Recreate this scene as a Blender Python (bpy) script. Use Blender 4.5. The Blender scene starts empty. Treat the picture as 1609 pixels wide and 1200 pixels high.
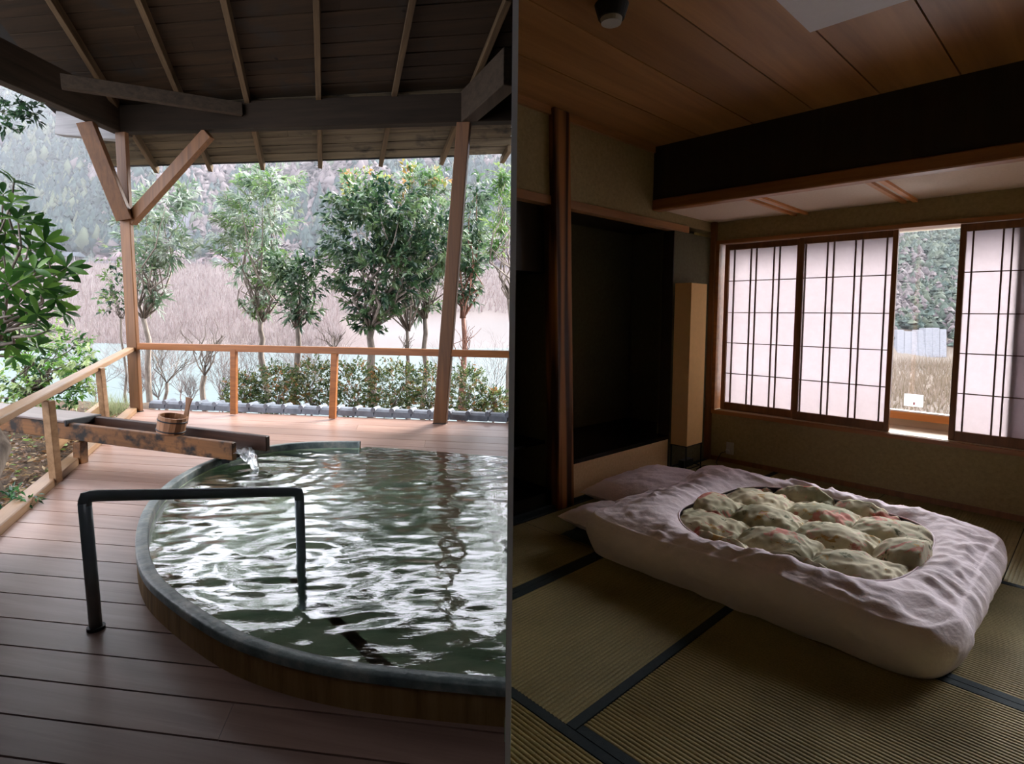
import bpy, bmesh, math, random
import numpy as np
from mathutils import Vector, Matrix, noise
random.seed(7); rng = np.random.default_rng(11)
SC = bpy.context.scene
COL = SC.collection

# ------------------------------------------------------------------ camera
F, CX, CY, EYE = 894.7, 804.5, 551.0, 1.3
RM = Matrix(((0.9999439840368031, -0.010584365290640252, 0.0),
             (0.0006723849593018213, 0.06352268431298788, -0.9979801683781792),
             (0.010562986654929316, 0.9979242655577962, 0.06352624279666641)))
cam = bpy.data.cameras.new('camera'); camo = bpy.data.objects.new('camera', cam); COL.objects.link(camo)
cam.sensor_fit = 'HORIZONTAL'; cam.sensor_width = 36.0; cam.lens = F/1609*36.0
cam.shift_x = 0.0; cam.shift_y = (CY-600.0)/1609.0
cam.clip_start = 0.02; cam.clip_end = 3000
camo.matrix_world = Matrix.Translation((0, 0, EYE)) @ RM.to_4x4()
SC.camera = camo

# ------------------------------------------------------------------ world, exposure
W = bpy.data.worlds.new('overcast'); SC.world = W; W.use_nodes = True
nt = W.node_tree; nt.nodes.clear()
o_ = nt.nodes.new('ShaderNodeOutputWorld'); bg = nt.nodes.new('ShaderNodeBackground')
tc = nt.nodes.new('ShaderNodeTexCoord'); sep = nt.nodes.new('ShaderNodeSeparateXYZ'); rp = nt.nodes.new('ShaderNodeValToRGB')
nt.links.new(tc.outputs['Generated'], sep.inputs[0]); nt.links.new(sep.outputs['Z'], rp.inputs[0])
rp.color_ramp.elements[0].position = 0.0; rp.color_ramp.elements[0].color = (0.80, 0.83, 0.93, 1)
rp.color_ramp.elements[1].position = 1.0; rp.color_ramp.elements[1].color = (0.97, 0.98, 1.08, 1)
nt.links.new(rp.outputs[0], bg.inputs[0]); nt.links.new(bg.outputs[0], o_.inputs[0])
bg.inputs[1].default_value = 6.0
SC.view_settings.view_transform = 'Standard'; SC.view_settings.look = 'None'
SC.view_settings.exposure = 0.0; SC.view_settings.gamma = 1.0; SC.view_settings.use_curve_mapping = False
# overcast sun, very soft, high in front of the camera over the valley
sl = bpy.data.lights.new('sun', 'SUN'); sl.energy = 26.0; sl.angle = math.radians(50); sl.color = (1.0, 0.97, 0.95)
so = bpy.data.objects.new('sun', sl); COL.objects.link(so)
so.rotation_euler = Vector((-0.62, -0.66, -0.62)).to_track_quat('-Z', 'Y').to_euler()

# ------------------------------------------------------------------ survey helpers (plan measured from the photograph)
def ray(u, v):
    return RM @ Vector((u-CX, -(v-CY), -F))
def onz(u, v, z):
    r = ray(u, v); t = (z-EYE)/r.z; return Vector((r.x*t, r.y*t, z))
def ony(u, v, y):
    r = ray(u, v); t = y/r.y; return Vector((r.x*t, y, EYE+r.z*t))
def onplane(u, v, p, n):
    r = ray(u, v); e = Vector((0, 0, EYE)); t = (p-e).dot(n)/r.dot(n); return e+r*t
C0 = Vector((1.79932325, 5.18436441, 0)); A = Vector((0.690218, -0.723601, 0)); B = Vector((-0.72363, -0.690188, 0)); Z = Vector((0, 0, 1))
def R3(a, b, z): return C0+A*a+B*b+Z*z
DZ = 0.10   # deck level

# ------------------------------------------------------------------ object helpers
def link(o, parent=None):
    COL.objects.link(o)
    if parent is not None: o.parent = parent
    return o
def tag(o, label=None, cat=None, group=None, kind=None):
    if label: o['label'] = label
    if cat: o['category'] = cat
    if group: o['group'] = group
    if kind: o['kind'] = kind
    return o
def empty(name, loc, label=None, cat=None, group=None, kind=None):
    o = bpy.data.objects.new(name, None); o.empty_display_size = 0.1; o.location = loc; COL.objects.link(o)
    return tag(o, label, cat, group, kind)
def origin(p):
    l = Vector((0, 0, 0))
    while p is not None: l = l+Vector(p.location); p = p.parent
    return l
def mobj(name, verts, faces, m, parent=None, smooth=False, bevel=0.0, col=None):
    """one mesh object from world-space vertices"""
    me = bpy.data.meshes.new(name)
    off = origin(parent)
    if isinstance(verts, np.ndarray):
        v = verts-np.array(off); f = np.asarray(faces, dtype=np.int32)
        me.vertices.add(len(v)); me.vertices.foreach_set('co', v.astype(np.float32).ravel())
        k = f.shape[1]; me.loops.add(f.size); me.loops.foreach_set('vertex_index', f.ravel())
        me.polygons.add(len(f)); me.polygons.foreach_set('loop_start', np.arange(0, f.size, k, dtype=np.int32))
        me.update(calc_edges=True)
    else:
        me.from_pydata([tuple(Vector(p)-off) for p in verts], [], faces)
    me.materials.append(m)
    if smooth: me.polygons.foreach_set('use_smooth', [True]*len(me.polygons))
    if col is not None:
        ca = me.color_attributes.new('col', 'FLOAT_COLOR', 'POINT')
        c4 = np.ones((len(me.vertices), 4), dtype=np.float32); c4[:, :3] = col; ca.data.foreach_set('color', c4.ravel())
    me.update()
    o = bpy.data.objects.new(name, me); link(o, parent)
    if bevel > 0:
        b = o.modifiers.new('bevel', 'BEVEL'); b.width = bevel; b.segments = 1; b.limit_method = 'ANGLE'
    return o
def recentre(o):
    """top-level mesh: put the origin at its base centre"""
    me = o.data; n = len(me.vertices); co = np.empty(n*3, dtype=np.float32); me.vertices.foreach_get('co', co); co = co.reshape(-1, 3)
    c = (co.min(0)+co.max(0))/2; c[2] = co[:, 2].min(); co -= c; me.vertices.foreach_set('co', co.ravel()); me.update(); o.location = Vector(c.tolist())
    return o
class MB:
    def __init__(s): s.v = []; s.f = []
    def add(s, v, f):
        n = len(s.v); s.v += [Vector(p) for p in v]; s.f += [tuple(i+n for i in q) for q in f]; return s
    def hexa(s, b, t):   # bottom quad, top quad
        return s.add(list(b)+list(t), [(3, 2, 1, 0), (4, 5, 6, 7), (0, 1, 5, 4), (1, 2, 6, 5), (2, 3, 7, 6), (3, 0, 4, 7)])
    def beam(s, p0, p1, w, h, up=Z, n=None):
        p0 = Vector(p0); p1 = Vector(p1); d = (p1-p0).normalized(); side = d.cross(up).normalized(); u = side.cross(d)
        a = side*(w/2); b = u*(h/2)
        return s.hexa([p0-a-b, p0+a-b, p1+a-b, p1-a-b], [p0-a+b, p0+a+b, p1+a+b, p1-a+b])
    def rbox(s, a0, a1, b0, b1, z0, z1):  # box in room axes
        return s.hexa([R3(a0, b0, z0), R3(a1, b0, z0), R3(a1, b1, z0), R3(a0, b1, z0)], [R3(a0, b0, z1), R3(a1, b0, z1), R3(a1, b1, z1), R3(a0, b1, z1)])
    def box(s, x0, x1, y0, y1, z0, z1):
        q = lambda z: [(x0, y0, z), (x1, y0, z), (x1, y1, z), (x0, y1, z)]
        return s.hexa(q(z0), q(z1))
    def prism(s, poly, z0, z1):
        if sum(p[0]*q[1]-q[0]*p[1] for p, q in zip(poly, list(poly[1:])+[poly[0]])) < 0: poly = list(reversed(poly))
        n = len(poly); b = [(p[0], p[1], z0) for p in poly]; t = [(p[0], p[1], z1) for p in poly]
        return s.add(b+t, [tuple(range(n-1, -1, -1)), tuple(range(n, 2*n))]+[(i, (i+1) % n, n+(i+1) % n, n+i) for i in range(n)])
    def tube(s, pts, rad, k=8, cap=True):
        pts = [Vector(p) for p in pts]; rad = rad if isinstance(rad, (list, tuple)) else [rad]*len(pts)
        v = []; prev = None
        for i, p in enumerate(pts):
            d = (pts[min(i+1, len(pts)-1)]-pts[max(i-1, 0)]).normalized()
            if prev is None:
                x = d.cross(Z if abs(d.z) < .9 else Vector((1, 0, 0))).normalized()
            else:
                x = (prev-d*prev.dot(d)).normalized()
            prev = x; y = d.cross(x)
            for j in range(k):
                t = 2*math.pi*j/k; v.append(p+(x*math.cos(t)+y*math.sin(t))*rad[i])
        f = [(i*k+j, i*k+(j+1) % k, (i+1)*k+(j+1) % k, (i+1)*k+j) for i in range(len(pts)-1) for j in range(k)]
        if cap: f += [tuple(range(k-1, -1, -1)), tuple((len(pts)-1)*k+j for j in range(k))]
        return s.add(v, f)
    def build(s, name, m, parent=None, smooth=False, bevel=0.0):
        return mobj(name, s.v, s.f, m, parent, smooth, bevel)

# ------------------------------------------------------------------ materials
def newmat(name):
    m = bpy.data.materials.new(name); m.use_nodes = True; t = m.node_tree; t.nodes.clear()
    o = t.nodes.new('ShaderNodeOutputMaterial'); p = t.nodes.new('ShaderNodeBsdfPrincipled'); t.links.new(p.outputs[0], o.inputs[0])
    return m, t, p, o
def N(t, kind, **kw):
    n = t.nodes.new(kind)
    for k, v in kw.items():
        if k in n.inputs: n.inputs[k].default_value = v
        else: setattr(n, k, v)
    return n
def ramp(t, fac, stops):
    r = t.nodes.new('ShaderNodeValToRGB'); e = r.color_ramp.elements
    while len(e) < len(stops): e.new(0.5)
    for i, (p, c) in enumerate(stops): e[i].position = p; e[i].color = (*c, 1)
    t.links.new(fac, r.inputs[0]); return r
def S(r, g, b):  # sRGB 0..255 to linear
    f = lambda c: (c/255/12.92) if c/255 <= .04045 else ((c/255+.055)/1.055)**2.4
    return (f(r), f(g), f(b))
def wood(name, c1, c2, d=(1, 0, 0), scale=22, rough=.55, bump=.15, stain=None, spec=.4, ring=0, knots=False):
    m, t, p, o = newmat(name)
    tcn = t.nodes.new('ShaderNodeTexCoord'); info = t.nodes.new('ShaderNodeObjectInfo')
    d = Vector(d).normalized()
    dt = N(t, 'ShaderNodeVectorMath', operation='DOT_PRODUCT'); dt.inputs[1].default_value = d; t.links.new(tcn.outputs['Object'], dt.inputs[0])
    sc = N(t, 'ShaderNodeVectorMath', operation='SCALE'); sc.inputs[0].default_value = d*-.95; t.links.new(dt.outputs['Value'], sc.inputs['Scale'])
    ad = N(t, 'ShaderNodeVectorMath', operation='ADD'); t.links.new(tcn.outputs['Object'], ad.inputs[0]); t.links.new(sc.outputs[0], ad.inputs[1])
    rm = N(t, 'ShaderNodeVectorMath', operation='SCALE'); rm.inputs[0].default_value = (17, 31, 23); t.links.new(info.outputs['Random'], rm.inputs['Scale'])
    a2 = N(t, 'ShaderNodeVectorMath', operation='ADD'); t.links.new(ad.outputs[0], a2.inputs[0]); t.links.new(rm.outputs[0], a2.inputs[1])
    n1 = N(t, 'ShaderNodeTexNoise', Scale=scale, Detail=5.0, Roughness=.65, Distortion=.4 if not ring else 1.2); t.links.new(a2.outputs[0], n1.inputs['Vector'])
    src = n1.outputs[0]
    if ring:
        w = N(t, 'ShaderNodeTexWave', Scale=ring, Distortion=14.0, Detail=3.0); w.bands_direction = 'DIAGONAL'; w.inputs['Detail Scale'].default_value = .9
        t.links.new(a2.outputs[0], w.inputs['Vector'])
        mx0 = N(t, 'ShaderNodeMix', data_type='FLOAT'); mx0.inputs[0].default_value = .6; t.links.new(n1.outputs[0], mx0.inputs[2]); t.links.new(w.outputs['Fac'], mx0.inputs[3]); src = mx0.outputs[0]
    r = ramp(t, src, [(.3, c1), (.7, c2)])
    # board to board tone
    hs = N(t, 'ShaderNodeHueSaturation'); mr = N(t, 'ShaderNodeMapRange'); mr.inputs['To Min'].default_value = .82; mr.inputs['To Max'].default_value = 1.15
    t.links.new(info.outputs['Random'], mr.inputs[0]); t.links.new(mr.outputs[0], hs.inputs['Value']); t.links.new(r.outputs[0], hs.inputs['Color'])
    c = hs.outputs[0]
    if stain:
        n2 = N(t, 'ShaderNodeTexNoise', Scale=stain[1], Detail=4.0, Roughness=.6); t.links.new(tcn.outputs['Object'], n2.inputs['Vector'])
        r2 = ramp(t, n2.outputs[0], [(stain[2], (0, 0, 0)), (stain[2]+.14, (1, 1, 1))])
        mx = N(t, 'ShaderNodeMix', data_type='RGBA'); t.links.new(r2.outputs[0], mx.inputs[0]); t.links.new(c, mx.inputs[6]); mx.inputs[7].default_value = (*stain[0], 1); c = mx.outputs[2]
    if knots:
        vo = N(t, 'ShaderNodeTexVoronoi', Scale=2.6); t.links.new(tcn.outputs['Object'], vo.inputs['Vector'])
        r3 = ramp(t, vo.outputs['Distance'], [(.035, (1, 1, 1)), (.06, (0, 0, 0))])
        mx = N(t, 'ShaderNodeMix', data_type='RGBA'); t.links.new(r3.outputs[0], mx.inputs[0]); t.links.new(c, mx.inputs[6]); mx.inputs[7].default_value = (*[x*.35 for x in c1], 1); c = mx.outputs[2]
    t.links.new(c, p.inputs['Base Color']); p.inputs['Roughness'].default_value = rough; p.inputs['Specular IOR Level'].default_value = spec
    bp = N(t, 'ShaderNodeBump', Strength=bump, Distance=.004); t.links.new(src, bp.inputs['Height']); t.links.new(bp.outputs[0], p.inputs['Normal'])
    return m
def mottle(name, stops, scale=6, rough=.8, bump=.2, bscale=None, stretch=(1, 1, 1), spec=.3, dist=.01, detail=5.0, metal=0.0):
    m, t, p, o = newmat(name); tcn = t.nodes.new('ShaderNodeTexCoord'); mp = N(t, 'ShaderNodeMapping'); mp.inputs['Scale'].default_value = stretch
    t.links.new(tcn.outputs['Object'], mp.inputs[0])
    n1 = N(t, 'ShaderNodeTexNoise', Scale=scale, Detail=detail, Roughness=.6); t.links.new(mp.outputs[0], n1.inputs['Vector'])
    r = ramp(t, n1.outputs[0], stops); t.links.new(r.outputs[0], p.inputs['Base Color'])
    n2 = N(t, 'ShaderNodeTexNoise', Scale=bscale or scale*6, Detail=3.0); t.links.new(mp.outputs[0], n2.inputs['Vector'])
    bp = N(t, 'ShaderNodeBump', Strength=bump, Distance=dist); t.links.new(n2.outputs[0], bp.inputs['Height']); t.links.new(bp.outputs[0], p.inputs['Normal'])
    p.inputs['Roughness'].default_value = rough; p.inputs['Specular IOR Level'].default_value = spec; p.inputs['Metallic'].default_value = metal
    return m
def leafmat(name, rough=.4, trans=.35, spec=.5, gain=1.0):
    m, t, p, o = newmat(name)
    at = N(t, 'ShaderNodeAttribute', attribute_name='col')
    t.links.new(at.outputs['Color'], p.inputs['Base Color']); p.inputs['Roughness'].default_value = rough; p.inputs['Specular IOR Level'].default_value = spec
    if trans > 0:
        tr = N(t, 'ShaderNodeBsdfTranslucent'); t.links.new(at.outputs['Color'], tr.inputs[0]); mx = N(t, 'ShaderNodeMixShader'); mx.inputs[0].default_value = trans
        t.links.new(p.outputs[0], mx.inputs[1]); t.links.new(tr.outputs[0], mx.inputs[2]); t.links.new(mx.outputs[0], o.inputs[0])
    return m
L_ = Vector((0.979, -0.206, 0)).normalized()
M = {}
M['deck'] = wood('deck_boards', S(126, 96, 84), S(156, 126, 112), L_, 18, .36, .12, spec=.55)
M['cedar'] = wood('golden_cedar', S(82, 50, 22), S(114, 75, 39), (0, 0, 1), 26, .5, .12)
M['rail'] = wood('rail_cedar', S(120, 70, 28), S(154, 96, 46), L_, 24, .45, .1)
M['siderail'] = wood('side_rail_wood', S(112, 84, 58), S(148, 118, 88), (-.42, .9, 0), 24, .42, .1)
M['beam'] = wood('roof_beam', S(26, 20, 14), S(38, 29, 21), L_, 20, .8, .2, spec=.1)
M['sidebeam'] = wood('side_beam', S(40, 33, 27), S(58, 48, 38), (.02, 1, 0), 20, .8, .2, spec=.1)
M['rafter'] = wood('rafter_wood', S(58, 47, 34), S(88, 72, 52), (-.3, .9, -.25), 24, .8, .2, spec=.1, knots=True)
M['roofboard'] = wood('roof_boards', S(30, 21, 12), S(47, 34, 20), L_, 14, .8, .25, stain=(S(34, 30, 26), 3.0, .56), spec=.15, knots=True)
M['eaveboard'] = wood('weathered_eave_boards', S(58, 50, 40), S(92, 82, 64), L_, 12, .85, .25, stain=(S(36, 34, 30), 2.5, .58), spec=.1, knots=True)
M['palewood'] = wood('pale_weathered_wood', S(104, 102, 102), S(134, 132, 132), L_, 20, .7, .2, knots=True)
M['trough'] = wood('trough_wood', S(74, 46, 22), S(122, 80, 40), (-.97, .24, .06), 9, .55, .25, stain=(S(20, 13, 8), 6.5, .46), spec=.25)
M['troughdark'] = wood('wet_trough_wood', S(34, 20, 14), S(66, 42, 30), (-.97, .24, .06), 14, .45, .25, spec=.3)
M['cover'] = wood('grey_cover_board', S(96, 84, 80), S(124, 110, 106), (-.97, .24, .06), 14, .4, .2)
M['bucket'] = wood('bucket_wood', S(124, 84, 56), S(152, 110, 78), (0, 0, 1), 40, .5, .1)
M['darkvoid'] = mottle('dark_underside', [(0, S(18, 16, 14)), (1, S(30, 26, 22))], 5, .95, 0)
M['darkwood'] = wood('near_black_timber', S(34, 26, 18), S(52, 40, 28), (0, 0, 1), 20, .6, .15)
M['pipe'] = mottle('dark_bronze_pipe', [(.3, S(120, 134, 140)), (.7, S(146, 158, 164))], 9, .28, .05, metal=.0, spec=.5)
M['rim'] = mottle('patinated_rim', [(.3, S(56, 72, 74)), (.5, S(110, 124, 122)), (.7, S(168, 166, 156))], 7, .4, .3, 40, spec=.5)
M['tubwall'] = mottle('ochre_tub_wall', [(.25, S(104, 78, 44)), (.5, S(160, 126, 78)), (.8, S(186, 154, 104))], 5, .7, .5, 24, stretch=(3, 3, .35))
M['basin'] = mottle('green_basin_stone', [(.25, S(120, 150, 124)), (.42, S(186, 212, 184)), (.6, S(226, 238, 214)), (.78, S(190, 184, 140))], 2.4, .85, .2, 14, stretch=(1, 2.2, 1))
M['black'] = mottle('black_band', [(0, (.01, .01, .012)), (1, (.02, .02, .022))], 5, .5, 0)
M['tile'] = mottle('grey_ridge_tile', [(.3, S(84, 90, 98)), (.7, S(116, 122, 132))], 9, .6, .1)
M['gravel'] = mottle('pale_gravel', [(.3, S(150, 148, 144)), (.7, S(205, 202, 198))], 60, .9, .8, 90)
M['farstone'] = mottle('far_concrete', [(.3, S(74, 74, 80)), (.7, S(94, 94, 100))], 3, .9, 0, spec=.1)
M['darkslate'] = mottle('dark_slate_roof', [(.3, S(44, 50, 56)), (.7, S(60, 66, 72))], 3, .9, 0, spec=.1)
M['soil'] = mottle('leaf_mould_soil', [(.3, S(38, 30, 24)), (.55, S(78, 62, 46)), (.8, S(116, 96, 70))], 14, .95, .8, 50, dist=.03)
M['bark'] = mottle('grey_bark', [(.3, S(70, 62, 56)), (.7, S(128, 118, 108))], 14, .9, .6, 40, stretch=(1, 1, .3))
M['barkred'] = mottle('reddish_bark', [(.3, S(84, 56, 46)), (.7, S(136, 100, 84))], 14, .9, .6, 40, stretch=(1, 1, .3))
M['twig'] = mottle('pale_twig', [(.3, S(84, 74, 72)), (.7, S(122, 112, 108))], 8, .9, 0)
M['leaf'] = leafmat('broad_leaf'); M['glossleaf'] = leafmat('glossy_leaf', .3, .3, .6); M['matt'] = leafmat('canopy', .9, 0, .1); M['brush'] = leafmat('dry_brush', .9, .3, .1)
def attr_tinted(name, c, rough=.35, trans=.35):
    m, t, p, o = newmat(name); info = t.nodes.new('ShaderNodeObjectInfo')
    r = ramp(t, info.outputs['Random'], [(0, c[0]), (.5, c[1]), (1, c[2])]); t.links.new(r.outputs[0], p.inputs['Base Color'])
    p.inputs['Roughness'].default_value = rough
    tr = N(t, 'ShaderNodeBsdfTranslucent'); t.links.new(r.outputs[0], tr.inputs[0]); mx = N(t, 'ShaderNodeMixShader'); mx.inputs[0].default_value = trans
    t.links.new(p.outputs[0], mx.inputs[1]); t.links.new(tr.outputs[0], mx.inputs[2]); t.links.new(mx.outputs[0], o.inputs[0]); return m
M['bigleaf'] = attr_tinted('rhododendron_leaf', [S(30, 60, 26), S(58, 98, 40), S(104, 142, 60)])
# room
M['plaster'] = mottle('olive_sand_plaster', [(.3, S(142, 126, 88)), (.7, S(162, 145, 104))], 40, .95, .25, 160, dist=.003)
M['plasterdark'] = mottle('green_grey_and_shade_plaster', [(.3, S(92, 88, 66)), (.7, S(108, 104, 80))], 40, .95, .2, 160, dist=.003)  # alcove plaster; its dark tone also paints shade on the window-side wall strip
M['panel'] = mottle('tan_sanded_panel', [(.3, S(214, 184, 138)), (.7, S(230, 202, 158))], 60, .9, .2, 200, dist=.002)
M['soffit'] = mottle('pale_soffit_paper', [(.3, S(202, 178, 156)), (.7, S(214, 192, 172))], 70, .9, .1, 200, dist=.002)
M['ceil'] = wood('ceiling_cedar', S(140, 94, 52), S(178, 128, 76), B, 9, .5, .08, ring=0)
M['trim'] = wood('room_cedar_trim', S(140, 88, 48), S(176, 118, 68), A, 22, .45, .1)
M['trimb'] = wood('lintel_cedar_trim', S(146, 98, 58), S(180, 130, 82), B, 22, .5, .1)
M['shoji'] = wood('shoji_frame_wood', S(112, 72, 44), S(140, 94, 58), (0, 0, 1), 26, .5, .08)
M['muntin'] = wood('shoji_lattice_wood', S(84, 60, 48), S(104, 76, 60), (0, 0, 1), 26, .6, .05)
M['keyaki'] = wood('carved_grain_pillar', S(62, 36, 18), S(160, 106, 62), (0, 0, 1), 12, .6, .3, ring=4, spec=.15)
M['lacquer'] = mottle('black_lacquer_floor', [(0, S(12, 12, 12)), (1, S(20, 18, 18))], 5, .25, 0)
M['border'] = mottle('navy_cloth_border', [(.3, S(26, 38, 46)), (.7, S(38, 52, 60))], 60, .9, .3, 300, dist=.002)
M['sill'] = wood('pale_sill', S(206, 186, 160), S(226, 208, 184), A, 22, .4, .05)
M['orangesill'] = wood('orange_window_rail', S(196, 124, 62), S(216, 146, 80), A, 22, .4, .05)
M['cloth'] = mottle('lavender_white_cotton', [(.3, S(228, 216, 228)), (.7, S(238, 226, 236))], 5, .9, .35, 28, dist=.012)
M['white'] = mottle('white_paint', [(0, S(235, 235, 235)), (1, S(245, 245, 245))], 5, .7, 0)
M['offwhite'] = mottle('matt_plastic', [(0, S(170, 165, 160)), (1, S(180, 176, 170))], 5, .5, 0)
M['lightpanel'] = mottle('unlit_light_diffuser', [(0, S(205, 196, 196)), (1, S(215, 206, 206))], 20, .6, .05)
M['lampblack'] = mottle('black_iron', [(0, (.012, .014, .016)), (1, (.02, .022, .025))], 5, .5, 0)

def tatami_mat():
    m, t, p, o = newmat('rush_tatami'); tcn = t.nodes.new('ShaderNodeTexCoord'); info = t.nodes.new('ShaderNodeObjectInfo')
    n1 = N(t, 'ShaderNodeTexNoise', Scale=3.0, Detail=6.0); t.links.new(tcn.outputs['Object'], n1.inputs['Vector'])
    n2 = N(t, 'ShaderNodeTexNoise', Scale=160.0, Detail=2.0); t.links.new(tcn.outputs['Object'], n2.inputs['Vector'])
    mx = N(t, 'ShaderNodeMix', data_type='FLOAT'); mx.inputs[0].default_value = .5; t.links.new(n1.outputs[0], mx.inputs[2]); t.links.new(n2.outputs[0], mx.inputs[3])
    r = ramp(t, mx.outputs[0], [(.35, S(110, 101, 64)), (.65, S(148, 136, 92))]); t.links.new(r.outputs[0], p.inputs['Base Color'])
    p.inputs['Roughness'].default_value = .7; p.inputs['Specular IOR Level'].default_value = .35; return m
M['tatami'] = tatami_mat()
def paper(name, c, tr=.85):
    m, t, p, o = newmat(name); tcn = t.nodes.new('ShaderNodeTexCoord')
    n = N(t, 'ShaderNodeTexNoise', Scale=22.0, Detail=6.0, Roughness=.7); t.links.new(tcn.outputs['Object'], n.inputs['Vector'])
    r = ramp(t, n.outputs[0], [(.3, tuple(x*.93 for x in c)), (.7, c)]); t.links.new(r.outputs[0], p.inputs['Base Color']); p.inputs['Roughness'].default_value = .95
    b = N(t, 'ShaderNodeBsdfTranslucent'); t.links.new(r.outputs[0], b.inputs[0]); mx = N(t, 'ShaderNodeMixShader'); mx.inputs[0].default_value = tr
    t.links.new(p.outputs[0], mx.inputs[1]); t.links.new(b.outputs[0], mx.inputs[2]); t.links.new(mx.outputs[0], o.inputs[0]); return m
M['paper'] = paper('shoji_paper', (.56, .515, .53)); M['cardpaper'] = paper('white_card_stock', (.9, .9, .92), .6); M['shade'] = paper('amber_lamp_paper', S(252, 208, 142), .12)
def glassy(name, tint, ior=1.45, rough=0.0, bump=None, fmul=1.0):
    m, t, p, o = newmat(name); t.nodes.remove(p)
    tr = N(t, 'ShaderNodeBsdfTransparent'); tr.inputs[0].default_value = (*tint, 1)
    gl = N(t, 'ShaderNodeBsdfGlossy'); gl.inputs[0].default_value = (1, 1, 1, 1); gl.inputs['Roughness'].default_value = rough
    fr = N(t, 'ShaderNodeFresnel', IOR=ior); mx = N(t, 'ShaderNodeMixShader')
    if bump:
        tcn = t.nodes.new('ShaderNodeTexCoord'); mp = N(t, 'ShaderNodeMapping'); mp.inputs['Scale'].default_value = bump[2]; mp.inputs['Rotation'].default_value = (0, 0, -.2)
        t.links.new(tcn.outputs['Object'], mp.inputs[0])
        n1 = N(t, 'ShaderNodeTexNoise', Scale=bump[0], Detail=3.0, Roughness=.55, Distortion=.8); t.links.new(mp.outputs[0], n1.inputs['Vector'])
        bp = N(t, 'ShaderNodeBump', Strength=1.0, Distance=bump[1]); t.links.new(n1.outputs[0], bp.inputs['Height'])
        t.links.new(bp.outputs[0], gl.inputs['Normal']); t.links.new(bp.outputs[0], fr.inputs['Normal'])
    ml = N(t, 'ShaderNodeMath', operation='MULTIPLY'); ml.inputs[1].default_value = fmul; ml.use_clamp = True; t.links.new(fr.outputs[0], ml.inputs[0])
    t.links.new(ml.outputs[0], mx.inputs[0]); t.links.new(tr.outputs[0], mx.inputs[1]); t.links.new(gl.outputs[0], mx.inputs[2]); t.links.new(mx.outputs[0], o.inputs[0]); return m
M['glass'] = glassy('window_glass', (.96, .97, .97))
M['water'] = glassy('bath_water', (.93, .98, .92), 1.33, 0.0, (40, .0006, (.6, 1.5, 1)), 2.3)
M['stream'] = glassy('pouring_water', (.9, .94, .95), 1.5, .05, (40, .01, (1, 1, 1)), 2.0)
m, t, p, o = newmat('river_water'); p.inputs['Base Color'].default_value = (*S(66, 78, 78), 1); p.inputs['Roughness'].default_value = .55; p.inputs['Specular IOR Level'].default_value = .25
n1 = N(t, 'ShaderNodeTexNoise', Scale=.5, Detail=4.0); tcn = t.nodes.new('ShaderNodeTexCoord'); t.links.new(tcn.outputs['Object'], n1.inputs['Vector'])
bp = N(t, 'ShaderNodeBump', Strength=.3, Distance=.1); t.links.new(n1.outputs[0], bp.inputs['Height']); t.links.new(bp.outputs[0], p.inputs['Normal']); M['river'] = m
def floral():
    m, t, p, o = newmat('floral_quilt_cotton'); tcn = t.nodes.new('ShaderNodeTexCoord')
    base = N(t, 'ShaderNodeTexNoise', Scale=4.0, Detail=5.0); t.links.new(tcn.outputs['Object'], base.inputs['Vector'])
    r = ramp(t, base.outputs[0], [(.35, S(146, 146, 118)), (.65, S(226, 218, 192))]); c = r.outputs[0]
    for sc, off, thr, colr in ((5.5, (3, 1, 2), .58, S(196, 124, 112)), (6.5, (9, 4, 7), .61, S(190, 152, 84)), (7.5, (5, 8, 1), .6, S(92, 96, 66)), (16, (2, 6, 4), .62, S(216, 176, 164))):
        mp = N(t, 'ShaderNodeMapping'); mp.inputs['Location'].default_value = off; t.links.new(tcn.outputs['Object'], mp.inputs[0])
        n = N(t, 'ShaderNodeTexNoise', Scale=sc, Detail=4.0, Roughness=.7, Distortion=.6); t.links.new(mp.outputs[0], n.inputs['Vector'])
        rr = ramp(t, n.outputs[0], [(thr, (0, 0, 0)), (thr+.04, (1, 1, 1))])
        mx = N(t, 'ShaderNodeMix', data_type='RGBA'); t.links.new(rr.outputs[0], mx.inputs[0]); t.links.new(c, mx.inputs[6]); mx.inputs[7].default_value = (*colr, 1); c = mx.outputs[2]
    t.links.new(c, p.inputs['Base Color']); p.inputs['Roughness'].default_value = .85; return m
M['floral'] = floral()

# ================================================================== SETTING: added light-blocking partition, and enclosing walls
PT = .007
pw = MB(); pw.box(0, PT, 1.43, 7.1, -.6, 4.6); tag(pw.build('wall_added_partition', M['plaster']), kind='structure')  # added partition, keeps the outdoor light of the bath out of the room
pw = MB(); pw.box(-PT, 0, 1.43, 7.1, -.6, 4.6); tag(pw.build('wall_added_partition', M['beam']), kind='structure')  # dark face chosen to cut bounce light on the near deck
T9 = PT*.95/1.4
pw = MB(); pw.hexa([(-T9, .95, 0), (0, .95, 0), (0, 1.43, 0), (-PT, 1.43, 0)], [(-T9, .95, 2.44), (0, .95, 2.44), (0, 1.43, 2.44), (-PT, 1.43, 2.44)]); tag(pw.build('wall_added_partition', M['beam']), kind='structure')  # near extension, added to stop deck light leaking into the room
pw = MB(); pw.hexa([(0, .95, 0), (T9, .95, 0), (PT, 1.43, 0), (0, 1.43, 0)], [(0, .95, 2.44), (T9, .95, 2.44), (PT, 1.43, 2.44), (0, 1.43, 2.44)]); tag(pw.build('wall_added_partition', M['plaster']), kind='structure')
pe = MB(); pe.box(-T9, T9, .92, .95, 0, 2.44); tag(pe.build('trim_1', M['white']), 'slim white edging on the near end of the added partition between bath and bedroom', None, None, 'structure')
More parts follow.
